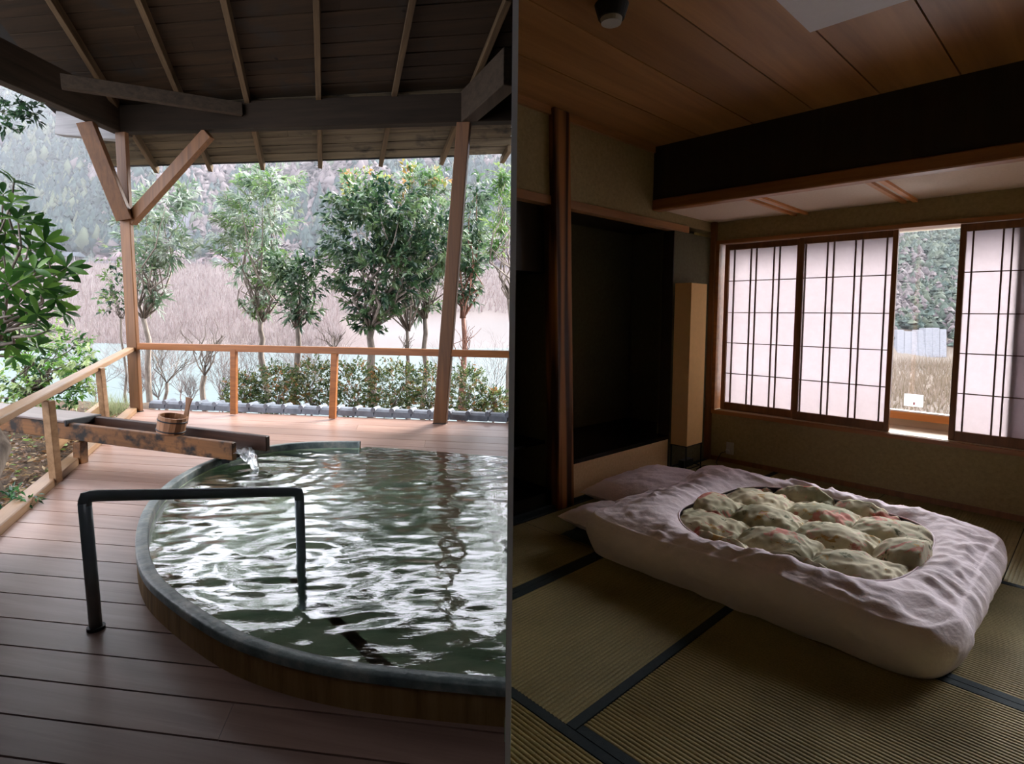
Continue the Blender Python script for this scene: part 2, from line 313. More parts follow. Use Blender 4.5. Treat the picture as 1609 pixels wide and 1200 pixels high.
up = MB(); up.box(-PT, PT, -1.0, 1.40, 2.45, 6.5); tag(up.build('wall_added_partition', M['darkwood']), kind='structure')  # unseen upper part, added to close off light above the room ceiling
up = MB(); up.box(-PT, PT, 1.40, 7.1, 4.6, 5.6); tag(up.build('wall_added_partition', M['darkwood']), kind='structure')
bk = MB(); bk.box(-3.2, 5.2, -1.1, -1.0, -.2, 6.5); tag(bk.build('wall_back', M['darkwood']), kind='structure')
lf = MB(); lf.beam((-.98, -1.0, 2.6), (-2.66, 2.72, 2.6), .1, 5.4); tag(lf.build('wall_left', M['darkwood']), kind='structure')

# ================================================================== LEFT: deck
CURB0 = onz(0, 842, DZ); CURB1 = onz(217, 646.5, DZ); cd = (CURB1-CURB0).normalized()
y0s = [634, 644.7, 654, 663, 672.5, 682, 692, 704.8, 717.3, 730.8, 745, 761.7, 779.3, 797.5, 818, 842.5, 868.7, 898, 930, 968.7, 1012, 1061, 1120, 1187, 1266, 1362, 1480, 1630]
def seam(y0):
    s = (y0-423)/5550.0
    return onz(0, y0, DZ), onz(800, y0+800*s, DZ)
def isect(p, q, a, d):
    e = q-p; den = e.x*d.y-e.y*d.x; t = ((a.x-p.x)*d.y-(a.y-p.y)*d.x)/den; return p+e*t
def atx(p, q, x): return p+(q-p)*((x-p.x)/(q.x-p.x))
# pool outline
outer_px = [(567, 692.5), (512, 691), (475, 692.5), (437, 696), (400, 702), (375, 707.5), (345, 716), (322, 723), (295, 736), (272, 749), (255, 762), (240, 776), (228, 790), (218, 808), (212, 830), (210, 850), (212, 872), (217, 892), (223, 905), (234, 918), (250, 932.5), (275, 951), (300, 969), (325, 985), (350, 999), (375, 1010), (400, 1019), (450, 1035), (500, 1047), (550, 1055), (600, 1062), (650, 1067), (700, 1072), (750, 1076), (800, 1080)]
RZ, WZ = DZ+.124, DZ+.07
def smooth(pts, it=2):
    for _ in range(it):
        q = [pts[0]]
        for i in range(len(pts)-1):
            q += [pts[i]*.75+pts[i+1]*.25, pts[i]*.25+pts[i+1]*.75]
        q.append(pts[-1]); pts = q
    return pts
ctrl = [onz(x, y, RZ) for x, y in outer_px]
for _ in range(2): ctrl = [ctrl[0]]+[(ctrl[i-1]+ctrl[i]*2+ctrl[i+1])/4 for i in range(1, len(ctrl)-1)]+[ctrl[-1]]
OUT = smooth(ctrl)
OUT[-1].x = -PT-.001
OUTX = [p for p in OUT]
def offset(pts, d):
    r = []
    for i, p in enumerate(pts):
        e = (pts[min(i+1, len(pts)-1)]-pts[max(i-1, 0)]).normalized(); n = Vector((-e.y, e.x, 0))
        r.append(p+n*d)
    return r
INN = offset(OUT, .052); MID = offset(OUT, .026)
for L in (INN, MID): L[-1].x = -PT-.001
# rear flush edge, where the water laps the deck
rear_px = [(575, 701.5), (600, 702.5), (650, 706), (700, 710), (750, 714), (797, 717)]
REAR = [onz(x, y, WZ) for x, y in rear_px]; REAR[-1].x = -PT-.002
cut_poly = [Vector((p.x, p.y, 0)) for p in MID]+[Vector((-PT+.004, MID[-1].y, 0))]+[Vector((-PT+.004, REAR[-1].y+.02, 0))]+[p+Vector((0, .02, 0)) for p in reversed(REAR)]
from mathutils.geometry import delaunay_2d_cdt
def inside(p, poly):
    c = False; n = len(poly)
    for i in range(n):
        a, b = poly[i], poly[(i+1) % n]
        if (a[1] > p[1]) != (b[1] > p[1]) and p[0] < (b[0]-a[0])*(p[1]-a[1])/(b[1]-a[1])+a[0]: c = not c
    return c
CUT2 = [Vector((p.x, p.y)) for p in cut_poly]
def board_outside_pool(quad, z0, z1, name, mat, par):
    """board with the round of the pool sawn out of it"""
    q = [Vector((p.x, p.y)) for p in quad]; n = len(q)
    pts = q+CUT2; ed = [(i, (i+1) % n) for i in range(n)]+[(n+i, n+(i+1) % len(CUT2)) for i in range(len(CUT2))]
    vo, eo, fo = delaunay_2d_cdt(pts, ed, [], 0, 1e-5)[:3]
    keep = [f for f in fo if inside(sum((vo[k] for k in f), Vector((0, 0)))/len(f), q) and not inside(sum((vo[k] for k in f), Vector((0, 0)))/len(f), CUT2)]
    if not keep: return
    m = len(vo); F_ = [tuple(k+m for k in f) for f in keep]; es = {}
    for f in keep:
        for a, b in zip(f, f[1:]+f[:1]): es[(a, b)] = 1
    F_ += [(a, b, b+m, a+m) for (a, b) in es if (b, a) not in es]
    used = sorted(set(k for f in F_ for k in f)); mp_ = {k: i for i, k in enumerate(used)}
    V_ = [Vector((vo[k % m].x, vo[k % m].y, z1 if k >= m else z0)) for k in used]
    return mobj(name, V_, [tuple(mp_[k] for k in f) for f in F_], mat, par)
deck = empty('floor_deck', (0, 0, 0), kind='structure')
for i in range(len(y0s)-1):
    (a0, a1), (b0, b1) = seam(y0s[i]), seam(y0s[i+1])
    g = .0035
    q = []
    for (p, r), s in (((a0, a1), -1), ((b0, b1), 1)):
        dd = (r-p).normalized(); nn = Vector((-dd.y, dd.x, 0))*(g*s); q.append((isect(p, r, CURB0, cd)+nn, atx(p, r, -PT-.001)+nn))
    l0, r0 = q[0]; l1, r1 = q[1]
    # boards come in lengths: butt joint on some rows
    cuts = [0, 1]
    if i in (7,): cuts = [0, .335, 1]
    elif i % 4 == 1: cuts = [0, .62, 1]
    elif i % 4 == 3: cuts = [0, .8, 1]
    for k in range(len(cuts)-1):
        u0, u1 = cuts[k]+(.0006 if k else 0), cuts[k+1]
        P = [l1.lerp(r1, u0), l1.lerp(r1, u1), l0.lerp(r0, u1), l0.lerp(r0, u0)]
        board_outside_pool(P, DZ-.03, DZ, 'deck_board', M['deck'], deck)
e0, e1 = seam(y0s[0]); f0, f1 = seam(y0s[-1])
sub = [isect(f0, f1, CURB0, cd), atx(f0, f1, -PT-.001), atx(e0, e1, -PT-.001), isect(e0, e1, CURB0, cd)]
board_outside_pool(sub, DZ-.12, DZ-.036, 'joist_underside', M['darkvoid'], deck)
# near apron of the deck, up to the back wall
# curb along the garden side
cn = Vector((-cd.y, cd.x, 0))
curb = empty('edge_curb', CURB0, 'long light wooden curb along the garden edge of the deck, under the left handrail', 'curb')
MB().beam(CURB0-cd*.30+cn*.055+Z*.0, CURB1+cd*.1+cn*.055, .10, .10).build('curb_beam', M['siderail'], curb, bevel=.006)
ed = empty('garden_edging', onz(88, 700, 0), 'short low edging board in the garden behind the trough', 'edging')
MB().beam(onz(85, 702, .08), onz(160, 641, .10), .06, .16).build('board', M['siderail'], ed, bevel=.004)
# ridge tiles along the far edge
rt = empty('edge_tiles', e0, 'row of small grey ridge tiles behind the far deck edge, in front of the hedge', 'tiles')
ra, rb = isect(e0, e1, CURB0, cd)+Vector((.1, .1, 0)), atx(e0, e1, -.02)+Vector((0, .09, 0))
n_t = 20
for i in range(n_t):
    p = ra.lerp(rb, i/n_t); q = ra.lerp(rb, (i+.93)/n_t); dd = (q-p).normalized(); nn = Vector((-dd.y, dd.x, 0)); v = []; 
    mb = MB()
    prof = [(-.09, -.06), (-.08, 0), (-.05, .022), (0, .03), (.05, .022), (.08, 0), (.09, -.06)]
    vv = [p+nn*x+Z*(DZ+h-.03) for x, h in prof]+[q+nn*x+Z*(DZ+h-.034) for x, h in prof]; k = len(prof)
    mb.add(vv, [(j, j+1, k+j+1, k+j) for j in range(k-1)]+[tuple(range(k)), tuple(range(2*k-1, k-1, -1))])
    c = q; mb.tube([c-nn*.085+Z*(DZ-.014), c+nn*.085+Z*(DZ-.014)], .03, 8)
    mb.build('ridge_tile', M['tile'], rt, smooth=False)

# ================================================================== pool
pool = empty('soaking_pool', (OUT[60].x, OUT[60].y, DZ), 'round stone soaking pool with dark patinated rim and ochre outer wall, set in the deck', 'pool')
def loft(rows):
    k = len(rows[0]); v = [p for r in rows for p in r]; f = [(i*k+j, (i+1)*k+j, (i+1)*k+j+1, i*k+j+1) for i in range(len(rows)-1) for j in range(k-1)]
    return v, f
def zz(L, z, d=0): return [Vector((p.x, p.y, z)) for p in L]
rows = [zz(OUT, RZ-.03), zz(OUT, RZ-.006), zz(offset(OUT, .006), RZ), zz(offset(OUT, .046), RZ), zz(INN, RZ-.006), zz(INN, RZ-.05)]
v, f = loft(rows); k = len(OUT); f += [(0, k, 2*k, 3*k, 4*k, 5*k)]
mobj('rim', v, f, M['rim'], pool, smooth=True)
v, f = loft([zz(offset(OUT, .004), DZ-.01), zz(offset(OUT, .004), RZ-.03)]); mobj('outer_wall', v, f, M['tubwall'], pool, smooth=True)
inring = zz(INN, 0)+[Vector((-PT-.003, INN[-1].y, 0)), Vector((-PT-.003, REAR[-1].y, 0))]+[Vector((p.x, p.y, 0)) for p in reversed(REAR)]
v, f = loft([zz(inring+[inring[0]], RZ-.05), zz(inring+[inring[0]], -.42)])
nr = len(REAR)
for i in range(len(v)):
    if v[i].z > 0 and (i >= len(INN)) : v[i] = Vector((v[i].x, v[i].y, WZ-.004))
mobj('inner_wall', v, f, M['basin'], pool)
n = len(inring); mobj('basin_floor', [Vector((p.x, p.y, -.08)) for p in inring], [tuple(range(n))], M['basin'], pool)
mb = MB()
for i in range(nr-1):
    a, b = REAR[i], REAR[i+1]; dn = Vector((0, .035, 0))
    mb.hexa([Vector((a.x, a.y, DZ-.03)), Vector((b.x, b.y, DZ-.03)), Vector((b.x, b.y, DZ-.03))+dn, Vector((a.x, a.y, DZ-.03))+dn], [Vector((a.x, a.y, WZ-.006)), Vector((b.x, b.y, WZ-.006)), Vector((b.x, b.y, DZ+.01))+dn, Vector((a.x, a.y, DZ+.01))+dn])
mb.build('overflow_edge', M['rim'], pool)
# water surface as real ripples
wp = [Vector((p.x, p.y, 0)) for p in MID]+[Vector((-PT-.004, MID[-1].y, 0))]+[Vector((-PT-.004, REAR[-1].y, 0))]+[Vector((p.x, p.y, 0)) for p in reversed(REAR)]
ys = sorted(set([p.y for p in wp])); ymin, ymax = ys[0]+.002, ys[-1]-.002
def xr(y):
    xs = []
    for i in range(len(wp)):
        a, b = wp[i], wp[(i+1) % len(wp)]
        if (a.y-y)*(b.y-y) <= 0 and a.y != b.y: xs.append(a.x+(b.x-a.x)*(y-a.y)/(b.y-a.y))
    return min(xs), max(xs)
NYW, NXW = 330, 200; vs = []; 
spout = onz(402, 740, WZ); legp = onz(470, 875, WZ)
for j in range(NYW+1):
    tt = j/NYW; y = ymin+(ymax-ymin)*tt; x0, x1 = xr(y)
    for i in range(NXW+1):
        x = x0+(x1-x0)*i/NXW
        n1 = noise.noise(Vector((x*2.6+y*.6, y*6.5, 1.3))); n2 = noise.noise(Vector((x*6.0-y*1.5, y*13, 5.1))); n3 = noise.noise(Vector((x*15, y*26, 9.7)))
        ds = math.hypot(x-spout.x, y-spout.y); dl = math.hypot(x-legp.x, y-legp.y)
        far_ = min(1, max(0, (y-3.0)/1.5)); h = .0062*n1+.0034*n2+(.0009+.0013*far_)*n3+.004*math.exp(-ds*1.1)*math.sin(ds*34)+.0022*math.exp(-dl*1.6)*math.sin(dl*42)
        vs.append((x, y, WZ+h*min(1, .35+1.2*min(i, NXW-i)/20)))
fs = [(j*(NXW+1)+i, j*(NXW+1)+i+1, (j+1)*(NXW+1)+i+1, (j+1)*(NXW+1)+i) for j in range(NYW) for i in range(NXW)]
o = mobj('bath_water', np.array(vs), fs, M['water'], None, smooth=True); recentre(o)
tag(o, 'rippled clear bath water with white sky reflections filling the round pool', 'water')

# ================================================================== posts, beam, roof
PL = onz(212, 647, DZ); PR = onz(690, 666, DZ); BN = Vector((-(PR-PL).y, (PR-PL).x, 0)).normalized(); LD = (PR-PL).normalized()
def rp_(u, v, off=0): return onplane(u, v, PL+BN*off, BN)
def post(name, pb, pt_, w, d, label, mat=M['cedar']):
    e = empty(name, pb, label, 'post'); s = LD*(w/2); n = BN*d
    MB().hexa([pb-s, pb+s, pb+s+n, pb-s+n], [pt_-s, pt_+s, pt_+s+n, pt_-s+n]).build('shaft', mat, e, bevel=.006)
    f = Vector((s.x, s.y, 0))*1.02; m_ = n*1.02
    MB().hexa([pb-f-BN*.002, pb+f-BN*.002, pb+f+m_, pb-f+m_], [pb-f-BN*.002+Z*.012, pb+f-BN*.002+Z*.012, pb+f+m_+Z*.012, pb-f+m_+Z*.012]).build('base_plate', M['black'], e)
    return e
tl = rp_(188, 205); tr_ = rp_(728, 190)
post('corner_post', PL, tl, .135, .055, 'square wooden corner post at the left of the deck, carrying two knee braces')
post('roof_post', PR, tr_, .145, .08, 'square wooden post at the right of the deck, beside the long back rail')
bl = rp_(200, 207); br = rp_(716, 192); blu = rp_(200, 158); 
hB = .30
ext0 = bl-(br-bl).normalized()*.42; ext1 = bl+(br-bl)*((-PT-.01-bl.x)/(br.x-bl.x))
e = empty('rear_beam', bl, 'deep dark roof beam running across the tops of the posts', 'beam')
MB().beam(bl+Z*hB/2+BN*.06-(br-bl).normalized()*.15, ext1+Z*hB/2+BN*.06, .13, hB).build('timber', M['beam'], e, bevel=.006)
# projecting pale beam end at the left
q0 = ony(112, 196, bl.y+.12); e = empty('beam_end', q0, 'pale weathered beam end jutting out left of the corner post', 'beam')
MB().beam(bl+Z*.06+BN*.10-LD*.12, ony(94, 195, bl.y+.30), .12, .27).build('timber', M['palewood'], e, bevel=.006)
zb = bl.z
s0 = onz(-60, 104, zb); s1 = onz(196, 214, zb)
e = empty('side_beam', s1, 'large roof beam coming forward from the corner post at upper left', 'beam')
sd = (s1-s0).normalized(); MB().beam(s0+Z*.19, s1+sd*.05+Z*.19, .13, .38).build('timber', M['sidebeam'], e, bevel=.006)
zr = br.z; s0 = onz(803, 135, zr); s1 = onz(733, 195, zr)
e = empty('tie_beam', s1, 'thick roof beam coming forward from the right post at upper right', 'beam')
sd = (s1-s0).normalized(); MB().beam(s0+Z*.16, s1+sd*.05+Z*.16, .15, .32).build('timber', M['sidebeam'], e, bevel=.006)
# horizontal corner tie
e = empty('corner_tie', rp_(375, 178, -.05), 'slanting tie timber between the left side beam and the rear beam', 'beam')
MB().beam(onz(96, 128, zb+.12), rp_(380, 172, -.03), .09, .13).build('timber', M['sidebeam'], e, bevel=.004)
# knee braces
e = empty('knee_brace', rp_(207, 345), 'brown knee brace rising right from the corner post to the rear beam', 'brace')
MB().beam(rp_(205, 347, .05), rp_(328, 210, .05), .085, .135, up=BN.cross((rp_(331, 206)-rp_(207, 345)).normalized())).build('timber', M['cedar'], e, bevel=.004)
e = empty('knee_brace', rp_(195, 345), 'brown knee brace rising left from the corner post to the side beam', 'brace')
b0, b1 = rp_(197, 345, -.02), onz(135, 192, zb); dd = (b1-b0).normalized(); MB().beam(b0, b1, .12, .16, up=Vector((.9, .2, .35))).build('timber', M['cedar'], e, bevel=.004)

# roof plane
Q0 = rp_(450, 152, .06)
rd = (RM @ Vector((513-CX, -(697-CY), -F))).normalized()   # fall direction of the rafters
RN = LD.cross(rd).normalized();
if RN.z < 0: RN = -RN
def roofpt(u, v, off=0): return onplane(u, v, Q0+RN*off, RN)
roof = empty('roof', Q0, kind='structure')
up_ = RN
# eave position
E1 = roofpt(520, 251)
M2 = Matrix((LD, rd, RN)).transposed().inverted()
def rc(p): q = M2 @ (p-Q0); return q.x, q.y
def rpt(x, y, h=0): return Q0+LD*x+rd*y+RN*h
ye = rc(E1)[1]; seams = [rc(roofpt(600, yy))[1] for yy in (35, 75, 110)]
bwid = .215
x_hi = rc(Vector((-PT-.01, 6.2, 4)))[0]
y = ye; i = 0
while y > -6.6:
    # right end of every board meets the partition plane
    xr_ = (-PT-.006-Q0.x-rd.x*(y-bwid/2))/LD.x
    jit = random.uniform(-.004, .004); xl = rc(roofpt(174, 260))[0]-.30*max(0, -y-1.6)
    splits = [xl, xl+random.uniform(1.0, max(1.2, (xr_-xl)*.8)), xr_]
    for k in range(2):
        a, b = splits[k]+.002, splits[k+1]-.002
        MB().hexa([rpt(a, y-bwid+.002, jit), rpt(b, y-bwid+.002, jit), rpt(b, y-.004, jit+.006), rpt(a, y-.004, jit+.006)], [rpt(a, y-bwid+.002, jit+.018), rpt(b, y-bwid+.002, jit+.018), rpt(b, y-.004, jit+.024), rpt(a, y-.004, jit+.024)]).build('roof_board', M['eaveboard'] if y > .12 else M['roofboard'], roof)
    y -= bwid; i += 1
xe_ = rc(roofpt(174, 260))[0]
MB().hexa([rpt(xl, -6.9, .03), rpt(x_hi+1.7, -6.9, .03), rpt(x_hi-.4, ye+.01, .03), rpt(xe_, ye+.01, .03)], [rpt(xl, -6.9, .08), rpt(x_hi+1.7, -6.9, .08), rpt(x_hi-.4, ye+.01, .08), rpt(xe_, ye+.01, .08)]).build('roof_deck', M['darkvoid'], roof)
MB().beam(rpt(xe_, ye+.005, .01), rpt(x_hi-.1, ye+.005, .01), .02, .035, up=RN).build('eave_edge', M['black'], roof)
# rafters
xs = [(212, 205), (309, 205), (402, 205), (503, 205), (608, 205), (712, 205), (815, 205)]
for k, (u, vv) in enumerate(xs):
    p = roofpt(u, vv); x, _ = rc(p)
    a = rpt(x, -6.4, -.045); b = rpt(x, ye+.07, -.045)
    # the last ones stop at the partition
    if a.x > -PT-.04:
        tcl = (-PT-.05-b.x)/(a.x-b.x); 
        if tcl <= .02: continue
        a = b.lerp(a, min(tcl, 1))
    e = MB().beam(a, b, .055, .09, up=RN).build('rafter', M['rafter'], roof, bevel=.003)

# ================================================================== rails
def rail_beam(a, b, w, h, mat, par, name='top_rail'): return MB().beam(a, b, w, h).build(name, mat, par, bevel=.005)
rr = empty('back_rail', rp_(365, 651), 'long golden wooden handrail along the far edge of the deck', 'railing')
ra, rb = rp_(214, 544, -.0), rp_(690, 554.5, 0); rdn = (rb-ra).normalized(); rc_ = rb+rdn*((-PT-.006-rb.x)/rdn.x)
rail_beam(ra+BN*.05, rc_+BN*.05, .09, .075, M['rail'], rr)
for (ub, vb, ut, vt) in ((365.5, 651, 365.5, 549), (521, 658, 524.5, 556)):
    pb = rp_(ub, vb); pt_ = rp_(ut, vt); s = LD*.036; n = BN*.05
    MB().hexa([pb-s, pb+s, pb+s+n, pb-s+n], [pt_-s, pt_+s, pt_+s+n, pt_-s+n]).build('rail_post', M['rail'], rr, bevel=.004)
# side rail
CN = cn
def cp(u, v, off=.055): return onplane(u, v, CURB0+CN*off, CN)
sr = empty('side_rail', cp(75, 763), 'pale wooden handrail along the left garden edge of the deck', 'railing')
s0, s1 = cp(-60, 687), cp(206, 548); MB().beam(s0, s1, .085, .045).build('top_rail', M['siderail'], sr, bevel=.006)
for (ub, vb, ut, vt) in ((83, 758, 70, 630), (165, 692, 153, 578)):
    pb = cp(ub, vb, .02); pt_ = cp(ut, vt, .02); s = LD*.030; n = BN*.05
    MB().hexa([pb-s, pb+s, pb+s+n, pb-s+n], [pt_-s, pt_+s, pt_+s+n, pt_-s+n]).build('rail_post', M['siderail'], sr, bevel=.004)

# ================================================================== trough, bucket, stream, handrail
TE = onz(358, 723, RZ+.002); TS = onz(121, 729, DZ)
tb0 = TE; tb1 = Vector((TS.x, TS.y, DZ+.185)); td = (tb1-tb0).normalized(); far = tb0+td*3.1
tn = Vector((td.y, -td.x, 0)).normalized();
if tn.y < 0: tn = -tn
tr = empty('water_trough', tb0, 'long stained wooden water trough sloping down from the left and resting on the pool rim', 'trough')
WH = .12
def tbox(a0, a1, n0, n1, z0, z1, name, mat, slope=0):
    P = [tb0+td*a0+tn*n0, tb0+td*a1+tn*n0, tb0+td*a1+tn*n1, tb0+td*a0+tn*n1]
    return MB().hexa([p+Z*z0 for p in P], [p+Z*z1 for p in P]).build(name, mat, tr, bevel=.005)
tbox(-.04, 4.3, 0, .045, 0, WH+.01, 'near_side', M['trough'])
tbox(-.16, 4.3, .215, .26, .03, WH+.025, 'far_side', M['troughdark'])
tbox(-.02, 4.3, .045, .215, .0, .035, 'base_board', M['troughdark'])
tbox(1.46, 4.3, -.02, .28, WH+.012, WH+.034, 'cover_board', M['cover'])
tbox(1.44, 1.462, -.02, .28, WH-.015, WH+.036, 'cover_batten', M['black'])
sp = empty('trough_support', TS, 'short square block post holding up the trough on the deck curb', 'post')
s = LD*.035; n = BN*.07; hh = .17
MB().hexa([TS-s, TS+s, TS+s+n, TS-s+n], [TS-s+Z*hh, TS+s+Z*hh, TS+s+n+Z*hh, TS-s+n+Z*hh]).build('shaft', M['trough'], sp, bevel=.004)
sdl = empty('trough_saddle', onz(345, 722, RZ), 'dark wedge block under the trough mouth on the pool rim', 'block')
MB().beam(tb0+td*.02+tn*.0-Z*.01, tb0+td*.14+tn*.2-Z*.01, .05, .03).build('block', M['black'], sdl)
# water film in the trough and pouring stream
film = MB().hexa([tb0+td*-.02+tn*.05+Z*.036, tb0+td*1.2+tn*.05+Z*.036, tb0+td*1.2+tn*.21+Z*.036, tb0+td*-.02+tn*.21+Z*.036], [tb0+td*-.02+tn*.05+Z*.05, tb0+td*1.2+tn*.05+Z*.05, tb0+td*1.2+tn*.21+Z*.05, tb0+td*-.02+tn*.21+Z*.05]).build('trough_water', M['stream']); recentre(film)
tag(film, 'shallow clear water running along inside the wooden trough', 'water')
mo = tb0+tn*.13+Z*.05; tgt = onz(404, 739, WZ); mb = MB(); K = 14; pts = []; rad = []
st_v = []
for i in range(K+1):
    t_ = i/K; c = mo.lerp(tgt, t_); c.z = mo.z+(tgt.z-mo.z)*t_**1.8+.012*math.sin(t_*math.pi); wdt = .075*(1-t_)**.7+.02; hgt = .012+.012*t_
    for j in range(12):
        a = 2*math.pi*j/12; st_v.append(c+tn*(math.cos(a)*wdt*(1+.25*math.sin(j*2.1+i*.9)))+Z*(math.sin(a)*hgt*(1+.3*math.sin(i*1.7+j))))
st_f = [(i*12+j, i*12+(j+1) % 12, (i+1)*12+(j+1) % 12, (i+1)*12+j) for i in range(K) for j in range(12)]+[tuple(range(11, -1, -1)), tuple(K*12+j for j in range(12))]
o = mobj('water_stream', st_v, st_f, M['stream'], None, smooth=True); recentre(o); tag(o, 'clear stream of water pouring from the trough mouth into the pool', 'water')
# bucket
bc = tb0+td*.50+tn*.05+Z*(WH+.012)+td*.03; bc = onplane(268, 684, tb0+tn*.06, tn); bc.z = tb0.z+(td*((bc-tb0).dot(td))).z+WH+.02
bk_ = empty('wooden_bucket', bc, 'round wooden hand bucket with upright handle and black hoops, set across the trough', 'bucket')
ax = Vector((.2, .0, 1)).normalized(); tx = Vector((1, 0, -.2)).normalized(); ty = ax.cross(tx)
def ring(r, h, n=28): return [bc+ax*h+(tx*math.cos(2*math.pi*i/n)+ty*math.sin(2*math.pi*i/n))*r for i in range(n)]
def lathe(prof, name, mat, par, n=28, close=False, smooth=True):
    v = []; 
    for r, h in prof: v += ring(r, h, n)
    f = [(i*n+j, i*n+(j+1) % n, (i+1)*n+(j+1) % n, (i+1)*n+j) for i in range(len(prof)-1) for j in range(n)]
    if close: f.append(tuple(range(n-1, -1, -1))); f.append(tuple((len(prof)-1)*n+j for j in range(n)))
    return mobj(name, v, f, mat, par, smooth)
br_ = .096; nst = 16
for i in range(nst):   # staves
    v = []; a0, a1 = 2*math.pi*(i+.02)/nst, 2*math.pi*(i+.98)/nst
    for h in (0, .125):
        rr2 = br_+h*.03
        for a, r in ((a0, rr2), (a1, rr2), (a1, rr2-.012), (a0, rr2-.012)): v.append(bc+ax*h+(tx*math.cos(a)+ty*math.sin(a))*r)
    mobj('stave', v, [(3, 2, 1, 0), (4, 5, 6, 7), (0, 1, 5, 4), (1, 2, 6, 5), (2, 3, 7, 6), (3, 0, 4, 7)], M['bucket'], bk_)
lathe([(br_-.013, .012), (.001, .012)], 'bottom', M['bucket'], bk_)
for h in (.012, .088):
    lathe([(br_+h*.03+.001, h), (br_+h*.03+.004, h+.001), (br_+h*.03+.004, h+.009), (br_+h*.03+.001, h+.01)], 'hoop', M['black'], bk_)
hx = tx*.35+ty*-.0; ha = bc+ax*.06+tx*(br_*.55)+ty*(br_*.75)
MB().add([ha+tx*.022, ha-tx*.022, ha-tx*.016+ax*.14+tx*.0, ha+tx*.016+ax*.14, ha+tx*.027+ax*.205, ha-tx*.027+ax*.205, ha+tx*.022+ty*.014, ha-tx*.022+ty*.014, ha-tx*.016+ax*.14+ty*.014, ha+tx*.016+ax*.14+ty*.014, ha+tx*.027+ax*.205+ty*.014, ha-tx*.027+ax*.205+ty*.014],
    [(0, 1, 2, 3), (3, 2, 5, 4), (9, 8, 7, 6), (10, 11, 8, 9), (1, 0, 6, 7), (2, 1, 7, 8), (5, 2, 8, 11), (0, 3, 9, 6), (3, 4, 10, 9), (4, 5, 11, 10)]).build('handle', M['bucket'], bk_, bevel=.003)
# pipe handrail
hr = empty('pool_handrail', onz(151, 992, DZ), 'dark bronze pipe handrail bridging from the deck into the pool', 'handrail')
p0 = onz(151, 988, DZ); t0 = ony(132, 779, p0.y-.02); yb = 2.58; t1 = ony(470, 772, yb); bR = Vector((t1.x+.012, yb+.01, -.39))
def elbow(a, c, b, r=.035):
    da = (a-c).normalized(); db = (b-c).normalized(); return [c+da*r, c+da*r*.4+db*r*.08, c+da*.1*r+db*.1*r, c+db*r*.4+da*r*.08, c+db*r]
MB().tube([p0, t0+(p0-t0).normalized()*.025], 0.0215, 14).build('left_leg', M['pipe'], hr, smooth=True)
MB().tube([t1+(bR-t1).normalized()*.025, bR], .0212, 14).build('right_leg', M['pipe'], hr, smooth=True)
MB().tube(elbow(p0, t0, t1)+elbow(t0, t1, bR), 0.0215, 14).build('top_bar', M['pipe'], hr, smooth=True)
MB().tube([p0, p0+Z*.012], .030, 16).build('floor_flange', M['black'], hr)

# ================================================================== terrain
GB = []; nxg, nyg = 70, 60; gv = []
for j in range(nyg+1):
    for i in range(nxg+1):
        y = .2+9.0*j/nyg; xe = CURB0.x+(CURB1.x-CURB0.x)*(y-CURB0.y)/(CURB1.y-CURB0.y); xe -= .09
        if y > CURB1.y+.15: xe = CURB1.x-.1
        x = xe-14*(i/nxg)**1.6; z = .03+.06*noise.noise(Vector((x*1.3, y*1.3, 0)))+.03*noise.noise(Vector((x*5, y*5, 3)))-.15*max(0, y-7.6)
        gv.append((x, y, z))
gf = [(j*(nxg+1)+i, (j+1)*(nxg+1)+i, (j+1)*(nxg+1)+i+1, j*(nxg+1)+i+1) for j in range(nyg) for i in range(nxg)]
o = mobj('ground_garden', np.array(gv), gf, M['soil'], None, True); tag(o, kind='structure')
def hill_e(k): return .26+.15/(1+math.exp((k+.56)*22))+.012*math.sin(k*19)
def G(x, y):
    k = x/max(y, 1)
    if y < 7.35: return -.75
    if y < 30: z = -.25-5.95*((y-7.35)/22.65)**.75
    elif y < 122: z = -6.6
    elif y < 200: z = -6.2+24.2*((y-122)/78)**1.15
    elif y < 210: z = 18
    else:
        z = min(18+.78*(y-210)+8*math.sin(k*17)*(min(1, (y-210)/60)), 1.3+y*hill_e(k))
    if k > .42:
        w = min(1, (k-.42)/.14); zr_ = -5.4 if y < 84 else min(-5.4+.40*(y-84), 1.3+y*hill_e(k)); z = z*(1-w)+zr_*w if y > 30 else z
    if y > 24 and not (196 < y < 212): z += noise.noise(Vector((x*.05, y*.05, 0)))*(1.2 if y < 200 else 5)
    return z
rowsy = [7.35+.35*i for i in range(12)]+[12+1.2*i for i in range(16)]+[32, 40, 60, 80, 100, 116, 120, 124, 128, 134, 142, 150, 160, 170, 180, 190, 197, 200, 205, 210, 214]+[220+8*i for i in range(30)]
kk = np.linspace(-1.5, 1.6, 170); tv = []
for y in rowsy:
    for k_ in kk: tv.append((k_*y, y, G(k_*y, y)))
nk = len(kk); tf = [(j*nk+i, j*nk+i+1, (j+1)*nk+i+1, (j+1)*nk+i) for j in range(len(rowsy)-1) for i in range(nk-1)]
tv = np.array(tv); tcx = np.zeros((len(tv), 3)); cA, cB, cC = np.array(S(176, 154, 150)), np.array(S(206, 190, 184)), np.array(S(96, 92, 88))
